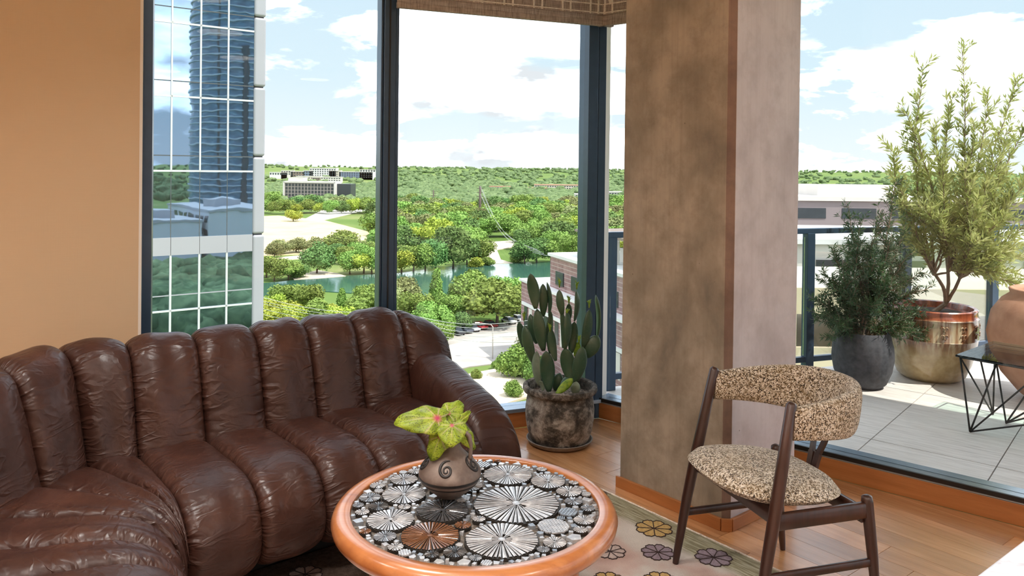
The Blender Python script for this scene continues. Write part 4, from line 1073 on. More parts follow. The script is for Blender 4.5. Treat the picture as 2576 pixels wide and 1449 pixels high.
for i, (px, py, dy) in enumerate(tips):
    T = ond(px, py, GPc[1] + dy); f_ = min(mids, key=lambda m: np.linalg.norm((m - T)[:2]) + g.random() * .3)
    c_ = curve_to(f_, T, g, .035, 11, .03 if py > 480 else 0); st.tube(c_, list(np.linspace(.009, .0018, len(c_))), 5)
    d = T - f_; d = d / np.linalg.norm(d)
    for k in range(3, 12):
        seg.append((c_[k - 1], c_[k]))
        for _ in range(3):
            v = V(g.gauss(0, 1), g.gauss(0, 1), g.gauss(.1, .7)); v /= np.linalg.norm(v); l = g.uniform(.08, .24) * (1 - .5 * k / 11)
            e_ = c_[k] + (d * .8 + v * .65 + V(0, 0, .15)) * l; seg.append((c_[k], e_)); st.tube([c_[k], e_], (.002, .0008), 4)
st.build('branches', MAT['bark'], tree); leaves_mesh(seg, 130, .066, .0066, g, 'foliage', MAT['treeleaf'], tree, .6)

# ---- terracotta urn at the right edge
t = NT('terracotta'); co = t.coord('Object'); n = t.noise(co, 9.0, 5); t.set(base=t.ramp(n, [(.3, (.36, .17, .10)), (.7, (.50, .27, .17))]), rough=.8, normal=t.bump(t.noise(co, 80.0, 3), .2, .004)); MAT['terracotta'] = t.m
UC = ond(2650, 925, 5.15); UC[2] = BZ
urn = empty('terracotta_urn', tuple(UC)); tag(urn, 'big round terracotta urn behind the glass side table', 'urn')
MB().lathe([(0, 0), (.15, 0), (.20, .04), (.30, .16), (.365, .30), (.385, .42), (.36, .56), (.30, .65), (.25, .69), (.26, .72), (.24, .73), (.215, .70), (.22, .65), (0, .6)], 48).build('body', MAT['terracotta'], urn, True, (0, 0, 0))
MB().lathe([(0, .63), (.222, .62), (.222, .6), (0, .6)], 20).build('soil', MAT['soil'], urn, False, (0, 0, 0))

# ---- wire side table with a glass top
TT = .395
gt = empty('wire_side_table', (2.98, 4.62, BZ)); tag(gt, 'square glass side table on a zigzag black wire base', 'table')
tx, ty = V(.80, -.60, 0) * 1.0, V(.60, .80, 0)
tx = (ond(2576, 930, 4.33) - ond(2403, 893, 4.60)); tx[2] = 0; tx /= np.linalg.norm(tx); ty = V(-tx[1], tx[0], 0)
K0 = onz(2403, 892, TT)
def TP(a, b, z): return K0 + tx * a + ty * b + ZD * (z - K0[2])
o = MB().box(TP(.32, .30, TT - .006), (.32, .30, .006), (tx, ty, ZD)).build('glass_top', MAT['greenglass'], gt); bevel(o, .002)
mb = MB()
top = [(0.02, .02), (.21, .02), (.43, .02), (.62, .02), (.62, .30), (.62, .58), (.43, .58), (.21, .58), (.02, .58), (.02, .30)]
wires = MB()
foot = [TP(.10, -.08, BZ), TP(.40, .02, BZ), TP(.60, .10, BZ), TP(.56, .52, BZ), TP(.30, .56, BZ), TP(.06, .44, BZ)]
foot[0] = onz(2440, 1088, BZ); foot[1] = onz(2531, 1066, BZ)
def wire(a, b):
    MB().tube([a, b], .0052, 6).build('wire_leg', MAT['blackmetal'], gt, True)
for f_, ks in ((0, (0, 1, 2)), (1, (1, 2, 3)), (2, (3, 4)), (3, (4, 5, 6)), (4, (6, 7)), (5, (8, 9, 0))):
    for k in ks: wire(foot[f_] + ZD * .004, TP(*top[k], TT - .014))
wire(foot[0] + ZD * .005, TP(.62, .12, .16)); wire(foot[1] + ZD * .005, TP(.62, .3, .22))
ring = [TP(*top[k], TT - .015) for k in (0, 3, 5, 8)]
for k in range(4): wire(ring[k], ring[(k + 1) % 4])

# ================================================================== the land outside
GZ = -34.5
def G(px, py, z=GZ): return onz(px, py, z)
t = NT('grass_land'); co = t.world((.01, .01, .01)); n = t.noise(co, 1.4, 6, .6); f = t.noise(co, 40.0, 4)
c = t.ramp(n, [(.3, (.085, .14, .03)), (.5, (.13, .20, .05)), (.72, (.30, .29, .13))]); c = t.mix(t.math('MULTIPLY', f, .5), c, (.08, .13, .025))
t.set(base=c, rough=.95, spec=.1); MAT['grass'] = t.m
P = [(0, 0, GZ)]; F = []; na = 96
radii = [60, 200, 500, 900, 1400, 2000, 2800, 3800, 5200, 7000]
def hill(x, y):
    d = math.hypot(x, y)
    k = max(0.0, min(1.0, (d - 1300) / 2600.0)); k = k * k * (3 - 2 * k)
    return GZ + k * (35 + 9 * mnoise.noise(Vector((x * .0007, y * .0007, 3.1))) + 5 * mnoise.noise(Vector((x * .002, y * .002, 1.0))))
for r in radii:
    for k in range(na):
        a = 2 * math.pi * k / na; x, y = r * math.cos(a), r * math.sin(a); P.append((x, y, hill(x, y)))
for k in range(na): F.append((0, 1 + k, 1 + (k + 1) % na))
for i in range(len(radii) - 1):
    b = 1 + i * na
    for k in range(na): F.append((b + k, b + na + k, b + na + (k + 1) % na, b + (k + 1) % na))
mb = MB(); mb.add(P, F); tag(mb.build('ground', MAT['grass'], None, True), kind='structure')
def patch(name, pxs, z, mat, kind='structure', **k):
    o = MB().prism([tuple(G(*p)[:2]) for p in pxs], GZ - .5, GZ + z).build(name, mat); tag(o, kind=kind); return o
def cw(poly): return poly
t = NT('dry_grass'); co = t.world((.05, .05, .05)); n = t.noise(co, 1.5, 5); t.set(base=t.ramp(n, [(.3, (.50, .40, .20)), (.6, (.62, .50, .27)), (.8, (.44, .42, .19))]), rough=.95); MAT['dry'] = t.m
t = NT('river_water'); co = t.world((.6, 1.2, 1)); t.set(base=(.045, .115, .085), rough=.09, spec=.6, normal=t.bump(t.noise(co, .9, 3), .12, .3)); MAT['water'] = t.m
t = NT('asphalt'); co = t.world((.1, .1, .1)); t.set(base=t.ramp(t.noise(co, 3.0, 5), [(.3, (.33, .30, .27)), (.7, (.44, .40, .36))]), rough=.9); MAT['road'] = t.m
MAT['kerb'] = plain('pale_pavement', (.62, .58, .52), .9, 0, .08, .2)
MAT['sand'] = plain('sandy_path', (.60, .50, .38), .95, 0, .12, .1)
patch('field', [(560, 548), (700, 543), (820, 556), (950, 590), (960, 632), (860, 612), (800, 640), (560, 648)], .30, MAT['dry'])
patch('river', [(470, 728), (700, 711), (800, 699), (900, 694), (1000, 689), (1090, 676), (1170, 667), (1260, 664), (1420, 658), (1420, 712), (1330, 722), (1210, 738), (1050, 752), (930, 742), (790, 733), (640, 752), (470, 772)], .25, MAT['water'])
patch('path', [(1180, 660), (1215, 632), (1200, 612), (1300, 606), (1320, 618), (1250, 630), (1260, 655), (1290, 664), (1200, 666)], .35, MAT['sand'])
patch('path', [(735, 697), (800, 682), (850, 690), (870, 697), (800, 703), (740, 706)], .35, MAT['sand'])
patch('path', [(670, 652), (800, 640), (930, 640), (930, 646), (800, 648), (670, 660)], .32, MAT['sand'])
patch('road', [(1040, 872), (1280, 812), (1500, 775), (1620, 800), (1500, 860), (1340, 905), (1180, 925), (1040, 960)], .20, MAT['road'])
patch('road', [(820, 525), (900, 515), (930, 528), (800, 558), (760, 556)], .45, MAT['kerb'])
patch('pavement', [(1130, 872), (1290, 838), (1400, 812), (1400, 818), (1290, 846), (1130, 882)], .32, MAT['kerb'])
patch('pavement', [(1150, 950), (1330, 915), (1480, 860), (1480, 960), (1300, 1010), (1150, 1060)], .30, MAT['sand'])

# ---- trees
TG = {}
def treemat(name, lo, mid, hi):
    t = NT(name); co = t.coord('Object'); n = t.noise(co, .55, 3); f = t.noise(co, 3.2, 2); r = t.objrand()
    c = t.ramp(n, [(.3, lo), (.5, mid), (.7, hi)]); c = t.mix(t.ramp(f, [(.4, (0, 0, 0)), (.65, (.6, .6, .6))]), c, hi)
    hs = t.N('ShaderNodeHueSaturation'); t.l.new(c, hs.inputs['Color']); t.l.new(t.math('MULTIPLY_ADD', r, .5, .75), hs.inputs['Value']); t.l.new(t.math('MULTIPLY_ADD', r, .05, .475), hs.inputs['Hue'])
    t.set(base=hs.outputs[0], rough=.8, spec=.15); return t.m
MAT['t_green'] = treemat('tree_green', (.10, .18, .036), (.18, .275, .06), (.30, .40, .105))
MAT['t_dark'] = treemat('tree_dark_green', (.06, .125, .036), (.11, .195, .058), (.19, .29, .09))
MAT['t_yellow'] = treemat('tree_yellow_green', (.20, .26, .030), (.30, .36, .05), (.42, .46, .09))
MAT['t_grey'] = treemat('tree_grey_green', (.14, .16, .06), (.21, .23, .09), (.30, .32, .14))
MAT['trunk'] = plain('tree_trunk', (.12, .09, .065), .9, 0, .3, .5)
def ico(n=1):
    p = (1 + 5 ** .5) / 2
    v = [np.array(q, float) / math.hypot(1, p) for q in ((-1, p, 0), (1, p, 0), (-1, -p, 0), (1, -p, 0), (0, -1, p), (0, 1, p), (0, -1, -p), (0, 1, -p), (p, 0, -1), (p, 0, 1), (-p, 0, -1), (-p, 0, 1))]
    f = [(0, 11, 5), (0, 5, 1), (0, 1, 7), (0, 7, 10), (0, 10, 11), (1, 5, 9), (5, 11, 4), (11, 10, 2), (10, 7, 6), (7, 1, 8), (3, 9, 4), (3, 4, 2), (3, 2, 6), (3, 6, 8), (3, 8, 9), (4, 9, 5), (2, 4, 11), (6, 2, 10), (8, 6, 7), (9, 8, 1)]
    for _ in range(n):
        mid = {}; nf = []
        def m(a, b):
            k = (min(a, b), max(a, b))
            if k not in mid: q = v[a] + v[b]; v.append(q / np.linalg.norm(q)); mid[k] = len(v) - 1
            return mid[k]
        for a, b, c in f:
            x, y, z = m(a, b), m(b, c), m(c, a); nf += [(a, x, z), (b, y, x), (c, z, y), (x, y, z)]
        f = nf
    return np.array(v), f
I1, I2 = ico(1), ico(2)
def crown_mesh(name, mat, seed, shape, ncards):
    """unit crown, height 1 above z = .18, about 1 wide"""
    g = random.Random(seed); mb = MB(); blobs = []
    nb_ = {'round': 9, 'oak': 13, 'tall': 8, 'bush': 6}[shape]
    for i in range(nb_):
        a = g.random() * 6.28
        if shape == 'tall': x = i / nb_; r = .17 * (1.15 - .75 * x); q = (g.uniform(.02, .13) * (1 - x), a, .25 + .62 * x)
        elif shape == 'oak': r = g.uniform(.17, .25); q = (g.uniform(.1, .40), a, g.uniform(.36, .68))
        elif shape == 'bush': r = g.uniform(.2, .28); q = (g.uniform(0, .28), a, g.uniform(.15, .55))
        else: r = g.uniform(.19, .27); q = (g.uniform(.05, .30), a, g.uniform(.34, .74))
        blobs.append((V(q[0] * math.cos(a), q[0] * math.sin(a), q[2]), r))
    for c, r in blobs:
        vs = []
        for v in I2[0]: vs.append(c + v * r * (.74 + .30 * mnoise.noise(Vector((v + c * 7) * 2.7))))
        mb.add(vs, I2[1])
    for _ in range(ncards):
        c, r = g.choice(blobs); d = V(g.gauss(0, 1), g.gauss(0, 1), g.gauss(.25, 1)); d /= np.linalg.norm(d)
        p = c + d * r * g.uniform(.70, 1.22); n = d + V(g.gauss(0, .8), g.gauss(0, .8), g.gauss(0, .8)); n /= np.linalg.norm(n)
        u = np.cross(n, V(g.gauss(0, 1), g.gauss(0, 1), g.gauss(0, 1))); u /= np.linalg.norm(u); w = np.cross(n, u); s_ = g.uniform(.018, .044)
        mb.add([p - u * s_, p + w * s_ * .7, p + u * s_, p - w * s_ * .7], [(0, 1, 2, 3)])
    return mb.mesh(name, mat, False)
CM = {}
for mk in ('t_green', 't_dark', 't_yellow', 't_grey'):
    for sh, sd in (('round', 1), ('oak', 2), ('tall', 3), ('bush', 4)):
        CM[mk, sh] = crown_mesh('crown', MAT[mk], sd * 11 + len(mk), sh, 4200)
TM = MB().tube([(0, 0, 0), (.01, 0, .2), (0, .02, .55)], (.03, .022, .010), 6).mesh('trunk', MAT['trunk'], True)
TM.materials  # shared by every tree
g = random.Random(77)
def plant(px, py, hpx, mk, sh, label, group, wide=1.0, parts=True, jit=0):
    """a tree with its foot at the pixel's ground point, about hpx pixels tall at that distance"""
    p = G(px + g.uniform(-jit, jit), py); h = hpx / FPX * p[1]; p[2] = GZ
    nm = 'tree' if sh != 'bush' else 'shrub'
    if parts:
        r = empty(nm, tuple(p)); r.scale = (h * wide, h * wide, h); r.rotation_euler = (0, 0, g.random() * 6.28)
        link('crown', CM[mk, sh], r); link('trunk', TM, r)
    else:
        r = link(nm, CM[mk, sh]); r.location = tuple(p); r.scale = (h * wide, h * wide, h); r.rotation_euler = (0, 0, g.random() * 6.28)
    tag(r, label, 'tree' if sh != 'bush' else 'shrub', group); return r
# this side of the river, seen through the middle pane
near_l = 'leafy green tree on the near bank behind the sofa'; near_g = 'trees on the near bank of the river'
plant(1098, 775, 112, 't_green', 'tall', 'tall slender tree standing alone against the river', None, .75)
plant(1250, 822, 130, 't_green', 'oak', 'broad oak above the parked cars beside the road', None, 1.35)
plant(1175, 790, 105, 't_green', 'round', near_l, near_g, 1.1); plant(1195, 770, 90, 't_green', 'round', near_l, near_g, 1.0)
for (px, py, hp, mk, sh, wd) in ((1010, 790, 95, 't_grey', 'round', 1.0), (1045, 820, 85, 't_green', 'round', 1.1), (1090, 830, 80, 't_green', 'oak', 1.2), (1135, 815, 75, 't_green', 'round', 1.2), (1150, 780, 70, 't_dark', 'round', .9),
        (1300, 790, 85, 't_green', 'oak', 1.2), (1320, 770, 70, 't_green', 'round', 1.1), (1030, 780, 70, 't_grey', 'round', 1.1), (1130, 848, 60, 't_green', 'round', 1.0), (1060, 860, 75, 't_green', 'oak', 1.1), (1225, 760, 60, 't_green', 'round', 1.2), (1270, 775, 80, 't_green', 'round', 1.2), (1105, 870, 60, 't_green', 'round', 1.3), (1165, 835, 50, 't_dark', 'round', 1.3)):
    plant(px, py, hp, mk, sh, near_l.replace('leafy green', {'t_green': 'mid green', 't_dark': 'dark green', 't_grey': 'greyish green'}[mk] + (' broad' if sh == 'oak' else ' rounded')), near_g, wd)
bl = 'bright yellow green tree on the bank below the tower'; bgp = 'yellow green trees below the office tower'
for (px, py, hp, mk, sh, wd) in ((690, 830, 85, 't_yellow', 'oak', 1.3), (740, 840, 80, 't_yellow', 'oak', 1.3), (800, 835, 85, 't_green', 'round', 1.2), (850, 840, 80, 't_yellow', 'oak', 1.3), (900, 830, 85, 't_green', 'round', 1.2), (940, 810, 90, 't_green', 'round', 1.1), (780, 790, 75, 't_green', 'round', 1.1),
        (720, 785, 70, 't_green', 'round', 1.3), (690, 790, 60, 't_yellow', 'round', 1.2), (860, 780, 62, 't_green', 'tall', 1.0), (920, 775, 60, 't_green', 'round', 1.1), (830, 800, 50, 't_yellow', 'bush', 1.4), (760, 815, 50, 't_yellow', 'bush', 1.5), (980, 800, 85, 't_grey', 'round', 1.1), (700, 865, 75, 't_yellow', 'oak', 1.3), (800, 868, 70, 't_yellow', 'oak', 1.3), (890, 865, 70, 't_yellow', 'oak', 1.3), (650, 850, 80, 't_yellow', 'oak', 1.3), (960, 860, 75, 't_green', 'oak', 1.3)):
    plant(px, py, hp, mk, sh, bl if mk == 't_yellow' else bl.replace('bright yellow green', 'mid green' if sh != 'tall' else 'slim green'), bgp, wd)
# far bank
fl_, fg_ = 'rounded tree on the far bank of the river', 'trees on the far bank of the river'
plant(797, 690, 88, 't_dark', 'oak', 'dark spreading tree on the far bank below the dry field', None, 1.1)
plant(862, 640, 66, 't_green', 'oak', 'big rounded tree at the edge of the dry field', None, 1.5)
plant(1140, 676, 110, 't_dark', 'round', 'largest dark tree at the bend of the far bank', None, .95)
for (px, py, hp, mk, sh, wd) in ((690, 708, 62, 't_green', 'round', 1.2), (725, 705, 60, 't_green', 'oak', 1.3), (670, 698, 60, 't_yellow', 'round', 1.3), (750, 700, 46, 't_dark', 'bush', 1.4), (880, 690, 60, 't_green', 'round', 1.2), (915, 688, 64, 't_yellow', 'oak', 1.3), (935, 690, 70, 't_green', 'round', 1.1),
        (1010, 687, 66, 't_yellow', 'round', 1.3), (1040, 685, 68, 't_green', 'round', 1.2), (1070, 682, 72, 't_green', 'round', 1.1), (1095, 680, 80, 't_dark', 'round', 1.0), (1175, 668, 70, 't_dark', 'round', 1.1), (1210, 664, 62, 't_green', 'round', 1.2), (1190, 672, 34, 't_yellow', 'bush', 1.6), (1225, 668, 30, 't_green', 'bush', 1.6),
        (1320, 664, 62, 't_dark', 'round', 1.3), (1350, 662, 66, 't_dark', 'round', 1.2), (1385, 660, 56, 't_green', 'round', 1.2), (1300, 660, 32, 't_green', 'bush', 1.5), (705, 640, 42, 't_grey', 'oak', 1.5), (745, 636, 42, 't_grey', 'oak', 1.5), (790, 640, 48, 't_grey', 'oak', 1.3), (690, 650, 40, 't_grey', 'round', 1.3),
        (900, 660, 50, 't_green', 'round', 1.3), (870, 665, 46, 't_green', 'round', 1.3), (845, 655, 44, 't_dark', 'round', 1.3), (930, 655, 50, 't_green', 'round', 1.2), (1400, 640, 60, 't_green', 'round', 1.2), (1440, 650, 60, 't_green', 'round', 1.2), (1545, 640, 60, 't_green', 'round', 1.2), (1565, 650, 60, 't_yellow', 'round', 1.2)):
    plant(px, py, hp, mk, sh, {'t_green': 'mid green ', 't_dark': 'dark green ', 't_grey': 'greyish ', 't_yellow': 'yellow green '}[mk] + (fl_ if sh != 'bush' else fl_.replace('rounded tree', 'low shrub')), fg_, wd)
plant(738, 558, 34, 't_yellow', 'round', 'yellow tree at the upper edge of the dry field', None, 1.5)
# woods beyond: the nearer ones one by one, thinning towards the horizon
def infield(px, py):
    return (px < 945 and 540 < py < 635) or (1185 < px < 1310 and 603 < py < 664)
wl_l, wl_g = 'tree in the dense woods beyond the river', 'trees in the woods beyond the river'
cnt = 0
cells = []
for py in (628, 612, 597, 583, 570, 558, 547, 537, 528, 520):
    dx = 46 * (py - 400) / 200.0
    x = 668 + g.random() * dx
    while x < 1600:
        cells.append((x, py)); x += dx * g.uniform(.55, 1.0) * .82
for x, py in cells:
    if infield(x, py) or 1000 > x > 945 and False: continue
    if cnt >= 215: break
    k = (py - 415) / 200.0
    mk = g.choice(('t_green', 't_green', 't_dark', 't_dark', 't_green', 't_grey', 't_yellow')); sh = g.choice(('round', 'round', 'oak'))
    plant(x, py + g.uniform(-4, 4), max(22, 66 * k * g.uniform(.75, 1.25)), mk, sh, {'t_green': 'mid green', 't_dark': 'dark green', 't_grey': 'greyish green', 't_yellow': 'yellowish green'}[mk] + (' rounded ' if sh == 'round' else ' broad ') + wl_l, wl_g, g.uniform(1.1, 1.5), False); cnt += 1
# the rest of the woods to the horizon, and those the tower's glass mirrors
FW0 = V(-14.9, 45.0, 0); FD = V(.8, .6, 0); FN = V(.6, -.8, 0)        # office tower facade: right hand edge, direction, normal
def mirror(p):
    p = np.array(p, float).copy(); q = p - 2 * ((p - FW0) @ FN) * FN; q[2] = p[2]; return q
def woods(name, pts, mat, label):
    base_v = I1[0]; base_f = np.array(I1[1]); VV = []; FF = []; k = 0
    gg = np.random.default_rng(5)
    for (x, y, z, h, w) in pts:
        jitv = base_v * (1 + gg.uniform(-.22, .22, (len(base_v), 1)))
        VV.append(jitv * np.array([w / 2, w / 2, h * .5]) + np.array([x, y, z + h * .42])); FF.append(base_f + k); k += len(base_v)
        for _ in range(2):
            o = gg.uniform(-.45, .45, 3) * np.array([w, w, h * .6]); VV.append(base_v * (1 + gg.uniform(-.25, .25, (len(base_v), 1))) * np.array([w, w, h]) * .27 + np.array([x, y, z + h * .55]) + o); FF.append(base_f + k); k += len(base_v)
    me = bpy.data.meshes.new(name); VV = np.concatenate(VV); FF = np.concatenate(FF)
    me.from_pydata(VV.tolist(), [], FF.tolist()); me.materials.append(mat); me.polygons.foreach_set('use_smooth', [True] * len(me.polygons)); me.update()
    o = link(name, me); tag(o, label, 'woods', None, 'stuff'); return o
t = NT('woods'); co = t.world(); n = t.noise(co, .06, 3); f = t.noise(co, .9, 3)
c = t.ramp(n, [(.35, (.07, .115, .045)), (.5, (.115, .17, .07)), (.65, (.18, .24, .11))]); c = t.mix(t.ramp(f, [(.4, (0, 0, 0)), (.62, (.7, .7, .7))]), c, (.20, .26, .115)); c = t.mix(t.ramp(t.noise(co, .35, 2), [(.4, (.55, .55, .55)), (.6, (0, 0, 0))]), c, (.05, .085, .035))  # greens greyed so the colour carries the haze of distance
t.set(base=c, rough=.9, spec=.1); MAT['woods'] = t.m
pts = []
for _ in range(6400):
    px = g.uniform(660, 1610) if g.random() < .6 else g.uniform(1600, 3100)
    py = 418 + .011 * 0 + (px - 1288) * .0118 + 8 + 100 * g.random() ** 1.7
    if py > 545: continue
    if px < 945 and 430 < py < 470 and g.random() < .75: continue
    p = G(px, py)
    if p[1] > 5200 or p[1] < 0: continue
    h = g.uniform(8, 13); pts.append((p[0], p[1], hill(p[0], p[1]) - 2, h, h * g.uniform(1.1, 1.8)))
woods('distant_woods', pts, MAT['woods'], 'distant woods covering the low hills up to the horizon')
pts = []
for _ in range(900):
    px = g.uniform(320, 660); py = 425 + 430 * g.random() ** 1.5; p = G(px, py)
    if 505 < py < 590 or p[1] > 3500: continue
    q = mirror(p); h = g.uniform(7, 11); pts.append((q[0], q[1], hill(q[0], q[1]) - .5, h, h * g.uniform(1.1, 1.6)))
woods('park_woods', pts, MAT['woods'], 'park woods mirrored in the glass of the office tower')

# ================================================================== office tower with the mirror glass
t = NT('mirror_glass'); co = t.world(); r = t.objrand(); n = t.noise(co, .55, 2); t.n.remove(t.p)
gl = t.N('ShaderNodeBsdfGlossy'); gl.inputs['Roughness'].default_value = .015; gl.inputs[0].default_value = (.31, .44, .60, 1)
df = t.N('ShaderNodeBsdfDiffuse'); df.inputs[0].default_value = (.05, .07, .085, 1); mx = t.N('ShaderNodeMixShader'); mx.inputs[0].default_value = .86
t.l.new(t.bump(n, .05, .05), gl.inputs['Normal']); t.l.new(df.outputs[0], mx.inputs[1]); t.l.new(gl.outputs[0], mx.inputs[2]); t.l.new(mx.outputs[0], t.out.inputs[0]); MAT['mirror'] = t.m
MAT['wpanel'] = plain('white_metal_panel', (.33, .33, .365), .45, .1, .03, .3)
MAT['wbar'] = plain('white_mullion', (.52, .52, .54), .45, .1, .03, .3)
MAT['dbar'] = plain('dark_transom', (.07, .08, .09), .5, .2, .05, 1)
def FP(a, d=0.0, z=0.0): return FW0 - FD * a + FN * d + ZD * z      # a: metres left of the right hand edge
tow = empty('office_tower', tuple(FP(0, 0, GZ))); tag(tow, 'white framed office tower with mirror glass beside the tan wall', 'building')
cols = [0.0, 1.44, 2.93, 4.43, 5.85, 7.3, 8.8]
rows = [(13.15, 9.15), (9.15, 5.17), (5.17, 1.13), (1.13, -2.48), (-3.44, -6.45), (-6.45, -10.4), (-10.4, -14.4), (17.1, 13.15)]
for zt, zb in rows:
    for a, b in zip(cols[:-1], cols[1:]):
        for z0, z1 in (((zb, zb + .84), (zb + .84, zt)) if zb not in (-2.48,) else ((zb, zt),)):
            c = FP((a + b) / 2, 0, (z0 + z1) / 2); MB().box(c, ((b - a) / 2, .02, (z1 - z0) / 2), (FD, FN, ZD)).build('pane', MAT['mirror'], tow)
def fbar(name, a0, a1, z0, z1, d0, d1, mat):
    MB().box(FP((a0 + a1) / 2, (d0 + d1) / 2, (z0 + z1) / 2), ((a1 - a0) / 2, (d1 - d0) / 2, (z1 - z0) / 2), (FD, FN, ZD)).build(name, mat, tow)
for z in (17.1, 13.15, 9.15, 5.17, 1.13, -6.45, -10.4): fbar('transom', 0, 8.8, z - .05, z + .05, .0, .07, MAT['wbar'])
for z in (13.15, 9.15, 5.17, 1.13, -6.45, -10.4): fbar('thin_transom', 0, 8.8, z + .80, z + .86, .0, .03, MAT['dbar'] if z > -3 else MAT['wpanel'])
for a in cols[1:]:
    fbar('mullion', a - .045, a + .045, 1.13, 17.1, .0, .07, MAT['wbar']); fbar('mullion', a - .055, a + .055, -14.4, -3.44, .0, .07, MAT['wbar']); fbar('thin_mullion', a - .02, a + .02, -2.48, 1.13, .0, .03, MAT['dbar'])
for a, b in zip(cols[:-1], cols[1:]): fbar('spandrel_panel', a + .012, b - .012, -3.44, -2.48, .0, .09, MAT['wpanel'])
for z0, z1 in ((-14.4, -9.2), (-9.18, -2.5), (-2.48, 1.98), (2.0, 5.98), (6.0, 10.0), (10.02, 14.0), (14.02, 17.1)):
    o = MB().box(FP(-.34, -.06, (z0 + z1) / 2), (.34, .20, (z1 - z0) / 2 - .02), (FD, FN, ZD)).build('corner_panel', MAT['wpanel'], tow); bevel(o, .14, 4)
fbar('pier_core', -.6, .02, -14.4, 17.1, -.4, -.10, MAT['dbar'])
fbar('tower_body', -.55, 9.2, GZ, 17.1, -12.0, -.3, MAT['wpanel'])
fbar('lower_storeys', -.6, 9.2, GZ, -14.4, -.3, .05, MAT['wpanel'])
# what its glass mirrors: a blue glass high-rise and low roofs, standing behind to the right of the photographer
t = NT('blue_curtain_wall'); co = t.coord('Object'); sp = t.N('ShaderNodeSeparateXYZ'); t.l.new(co, sp.inputs[0])
t.set(base=t.ramp(t.noise(t.coord('Object', (.25, .25, .9)), 1.0, 3), [(.35, (.05, .12, .19)), (.6, (.13, .24, .34)), (.75, (.24, .37, .46))]), rough=.25, spec=.6); MAT['bluewall'] = t.m
MAT['floorband'] = plain('pale_floor_band', (.55, .62, .68), .6, 0, .08, .1)
HC = mirror(ond(612, 418, 400)); HC[2] = GZ
hr = empty('blue_high_rise', tuple(HC)); tag(hr, 'curved blue glass high-rise mirrored in the office tower', 'building')
def ell(ra, rb, n=48): return [(ra * math.cos(2 * math.pi * k / n), rb * math.sin(2 * math.pi * k / n)) for k in range(n)]
MB().prism(ell(27, 24), 0, 150).build('shaft', MAT['bluewall'], hr, True, (0, 0, 0)).data.set_sharp_from_angle(angle=R_(40))
mbm = MB().prism(ell(27.6, 24.6), 0, .55).mesh('floor_band', MAT['floorband'])
for k in range(44): o = link('floor_band', mbm, hr); o.location = (0, 0, 3 + 3.3 * k)
for k, (dx, zz, wd) in enumerate(((-5, 60, 1.2), (-1, 52, 1.6), (7, 75, 1.0))):
    a = math.atan2(FW0[1] - HC[1], FW0[0] - HC[0]) + dx * .06
    MB().prism([(p[0] * 1 + 26.2 * math.cos(a), p[1] + 24 * math.sin(a)) for p in ell(wd, wd, 16)], 10, 10 + zz * 1.6).build('dark_recess', MAT['dbar'], hr, False, (0, 0, 0))
MAT['roofgrey'] = plain('flat_roof_grey', (.42, .41, .41), .85, 0, .1, .1); MAT['whitewall'] = plain('white_render_wall', (.66, .65, .64), .8, 0, .06, .1); MAT['darkwin'] = plain('dark_window', (.035, .042, .05), .2, 0, .1, 1)
def lowrise(name, p, ang, L, Wd, h, label, wall, roof, nwin=8, zb=GZ, bandz=None, cat='building'):
    r = empty(name, (float(p[0]), float(p[1]), zb), ang)
    MB().bb(-L / 2, L / 2, -Wd / 2, Wd / 2, 0, h).build('walls', wall, r, False, (0, 0, 0)); MB().bb(-L / 2 - .4, L / 2 + .4, -Wd / 2 - .4, Wd / 2 + .4, h, h + .8).build('roof', roof, r, False, (0, 0, 0))
    MB().bb(-L / 6, L / 8, -Wd / 5, Wd / 5, h + .8, h + 3).build('roof_plant', roof, r, False, (0, 0, 0))
    if nwin:
        fl = max(1, int(h // 4)); me = MB().bb(-L / nwin * .34, L / nwin * .34, -.12, .12, 0, 2.0).mesh('window', MAT['darkwin'])
        for i in range(nwin):
            for k in range(fl):
                for sg in (-1, 1):
                    o = link('window', me, r); o.location = (-L / 2 + (i + .5) * L / nwin, sg * Wd / 2, h - 3.4 - 4 * k)
    tag(r, label, cat); return r
lowrise('low_building', mirror(ond(560, 560, 260)), 2.2, 46, 22, 22, 'grey flat-roofed block mirrored at the foot of the blue high-rise', MAT['whitewall'], MAT['roofgrey'], 8)
lowrise('low_building', mirror(ond(400, 560, 240)), 2.2, 26, 18, 19, 'small white block mirrored at the left of the tower glass', MAT['whitewall'], MAT['roofgrey'], 5)

# ================================================================== buildings in the view
# hotel-like block left of the mullion
hp = G(778, 515); hb = empty('apartment_block', (float(hp[0]), float(hp[1]), GZ)); hb.rotation_euler = (0, 0, R_(-8))
tag(hb, 'brown grid-fronted apartment block above the dry field', 'building'); Lb, Hb = 50, 20.5
MAT['brownwall'] = plain('brown_frame_wall', (.34, .29, .26), .8, 0, .08, .2); MAT['palewall'] = plain('pale_wall', (.60, .56, .52), .8, 0, .06, .2)
MB().bb(-Lb / 2, Lb / 2, 0, 16, 0, Hb).build('walls', MAT['brownwall'], hb, False, (0, 0, 0)); MB().bb(-Lb / 2 - .5, Lb / 2 + .5, -.8, 16, Hb, Hb + 1.6).build('roof', MAT['palewall'], hb, False, (0, 0, 0))
MB().bb(-Lb / 2 - 1, -Lb / 2 + .6, -.8, 16, 0, Hb + 1).build('end_wall', MAT['palewall'], hb, False, (0, 0, 0)); MB().bb(Lb / 2 - .8, Lb / 2 + .6, -.8, 16, 0, Hb + 1).build('end_wall', MAT['palewall'], hb, False, (0, 0, 0))
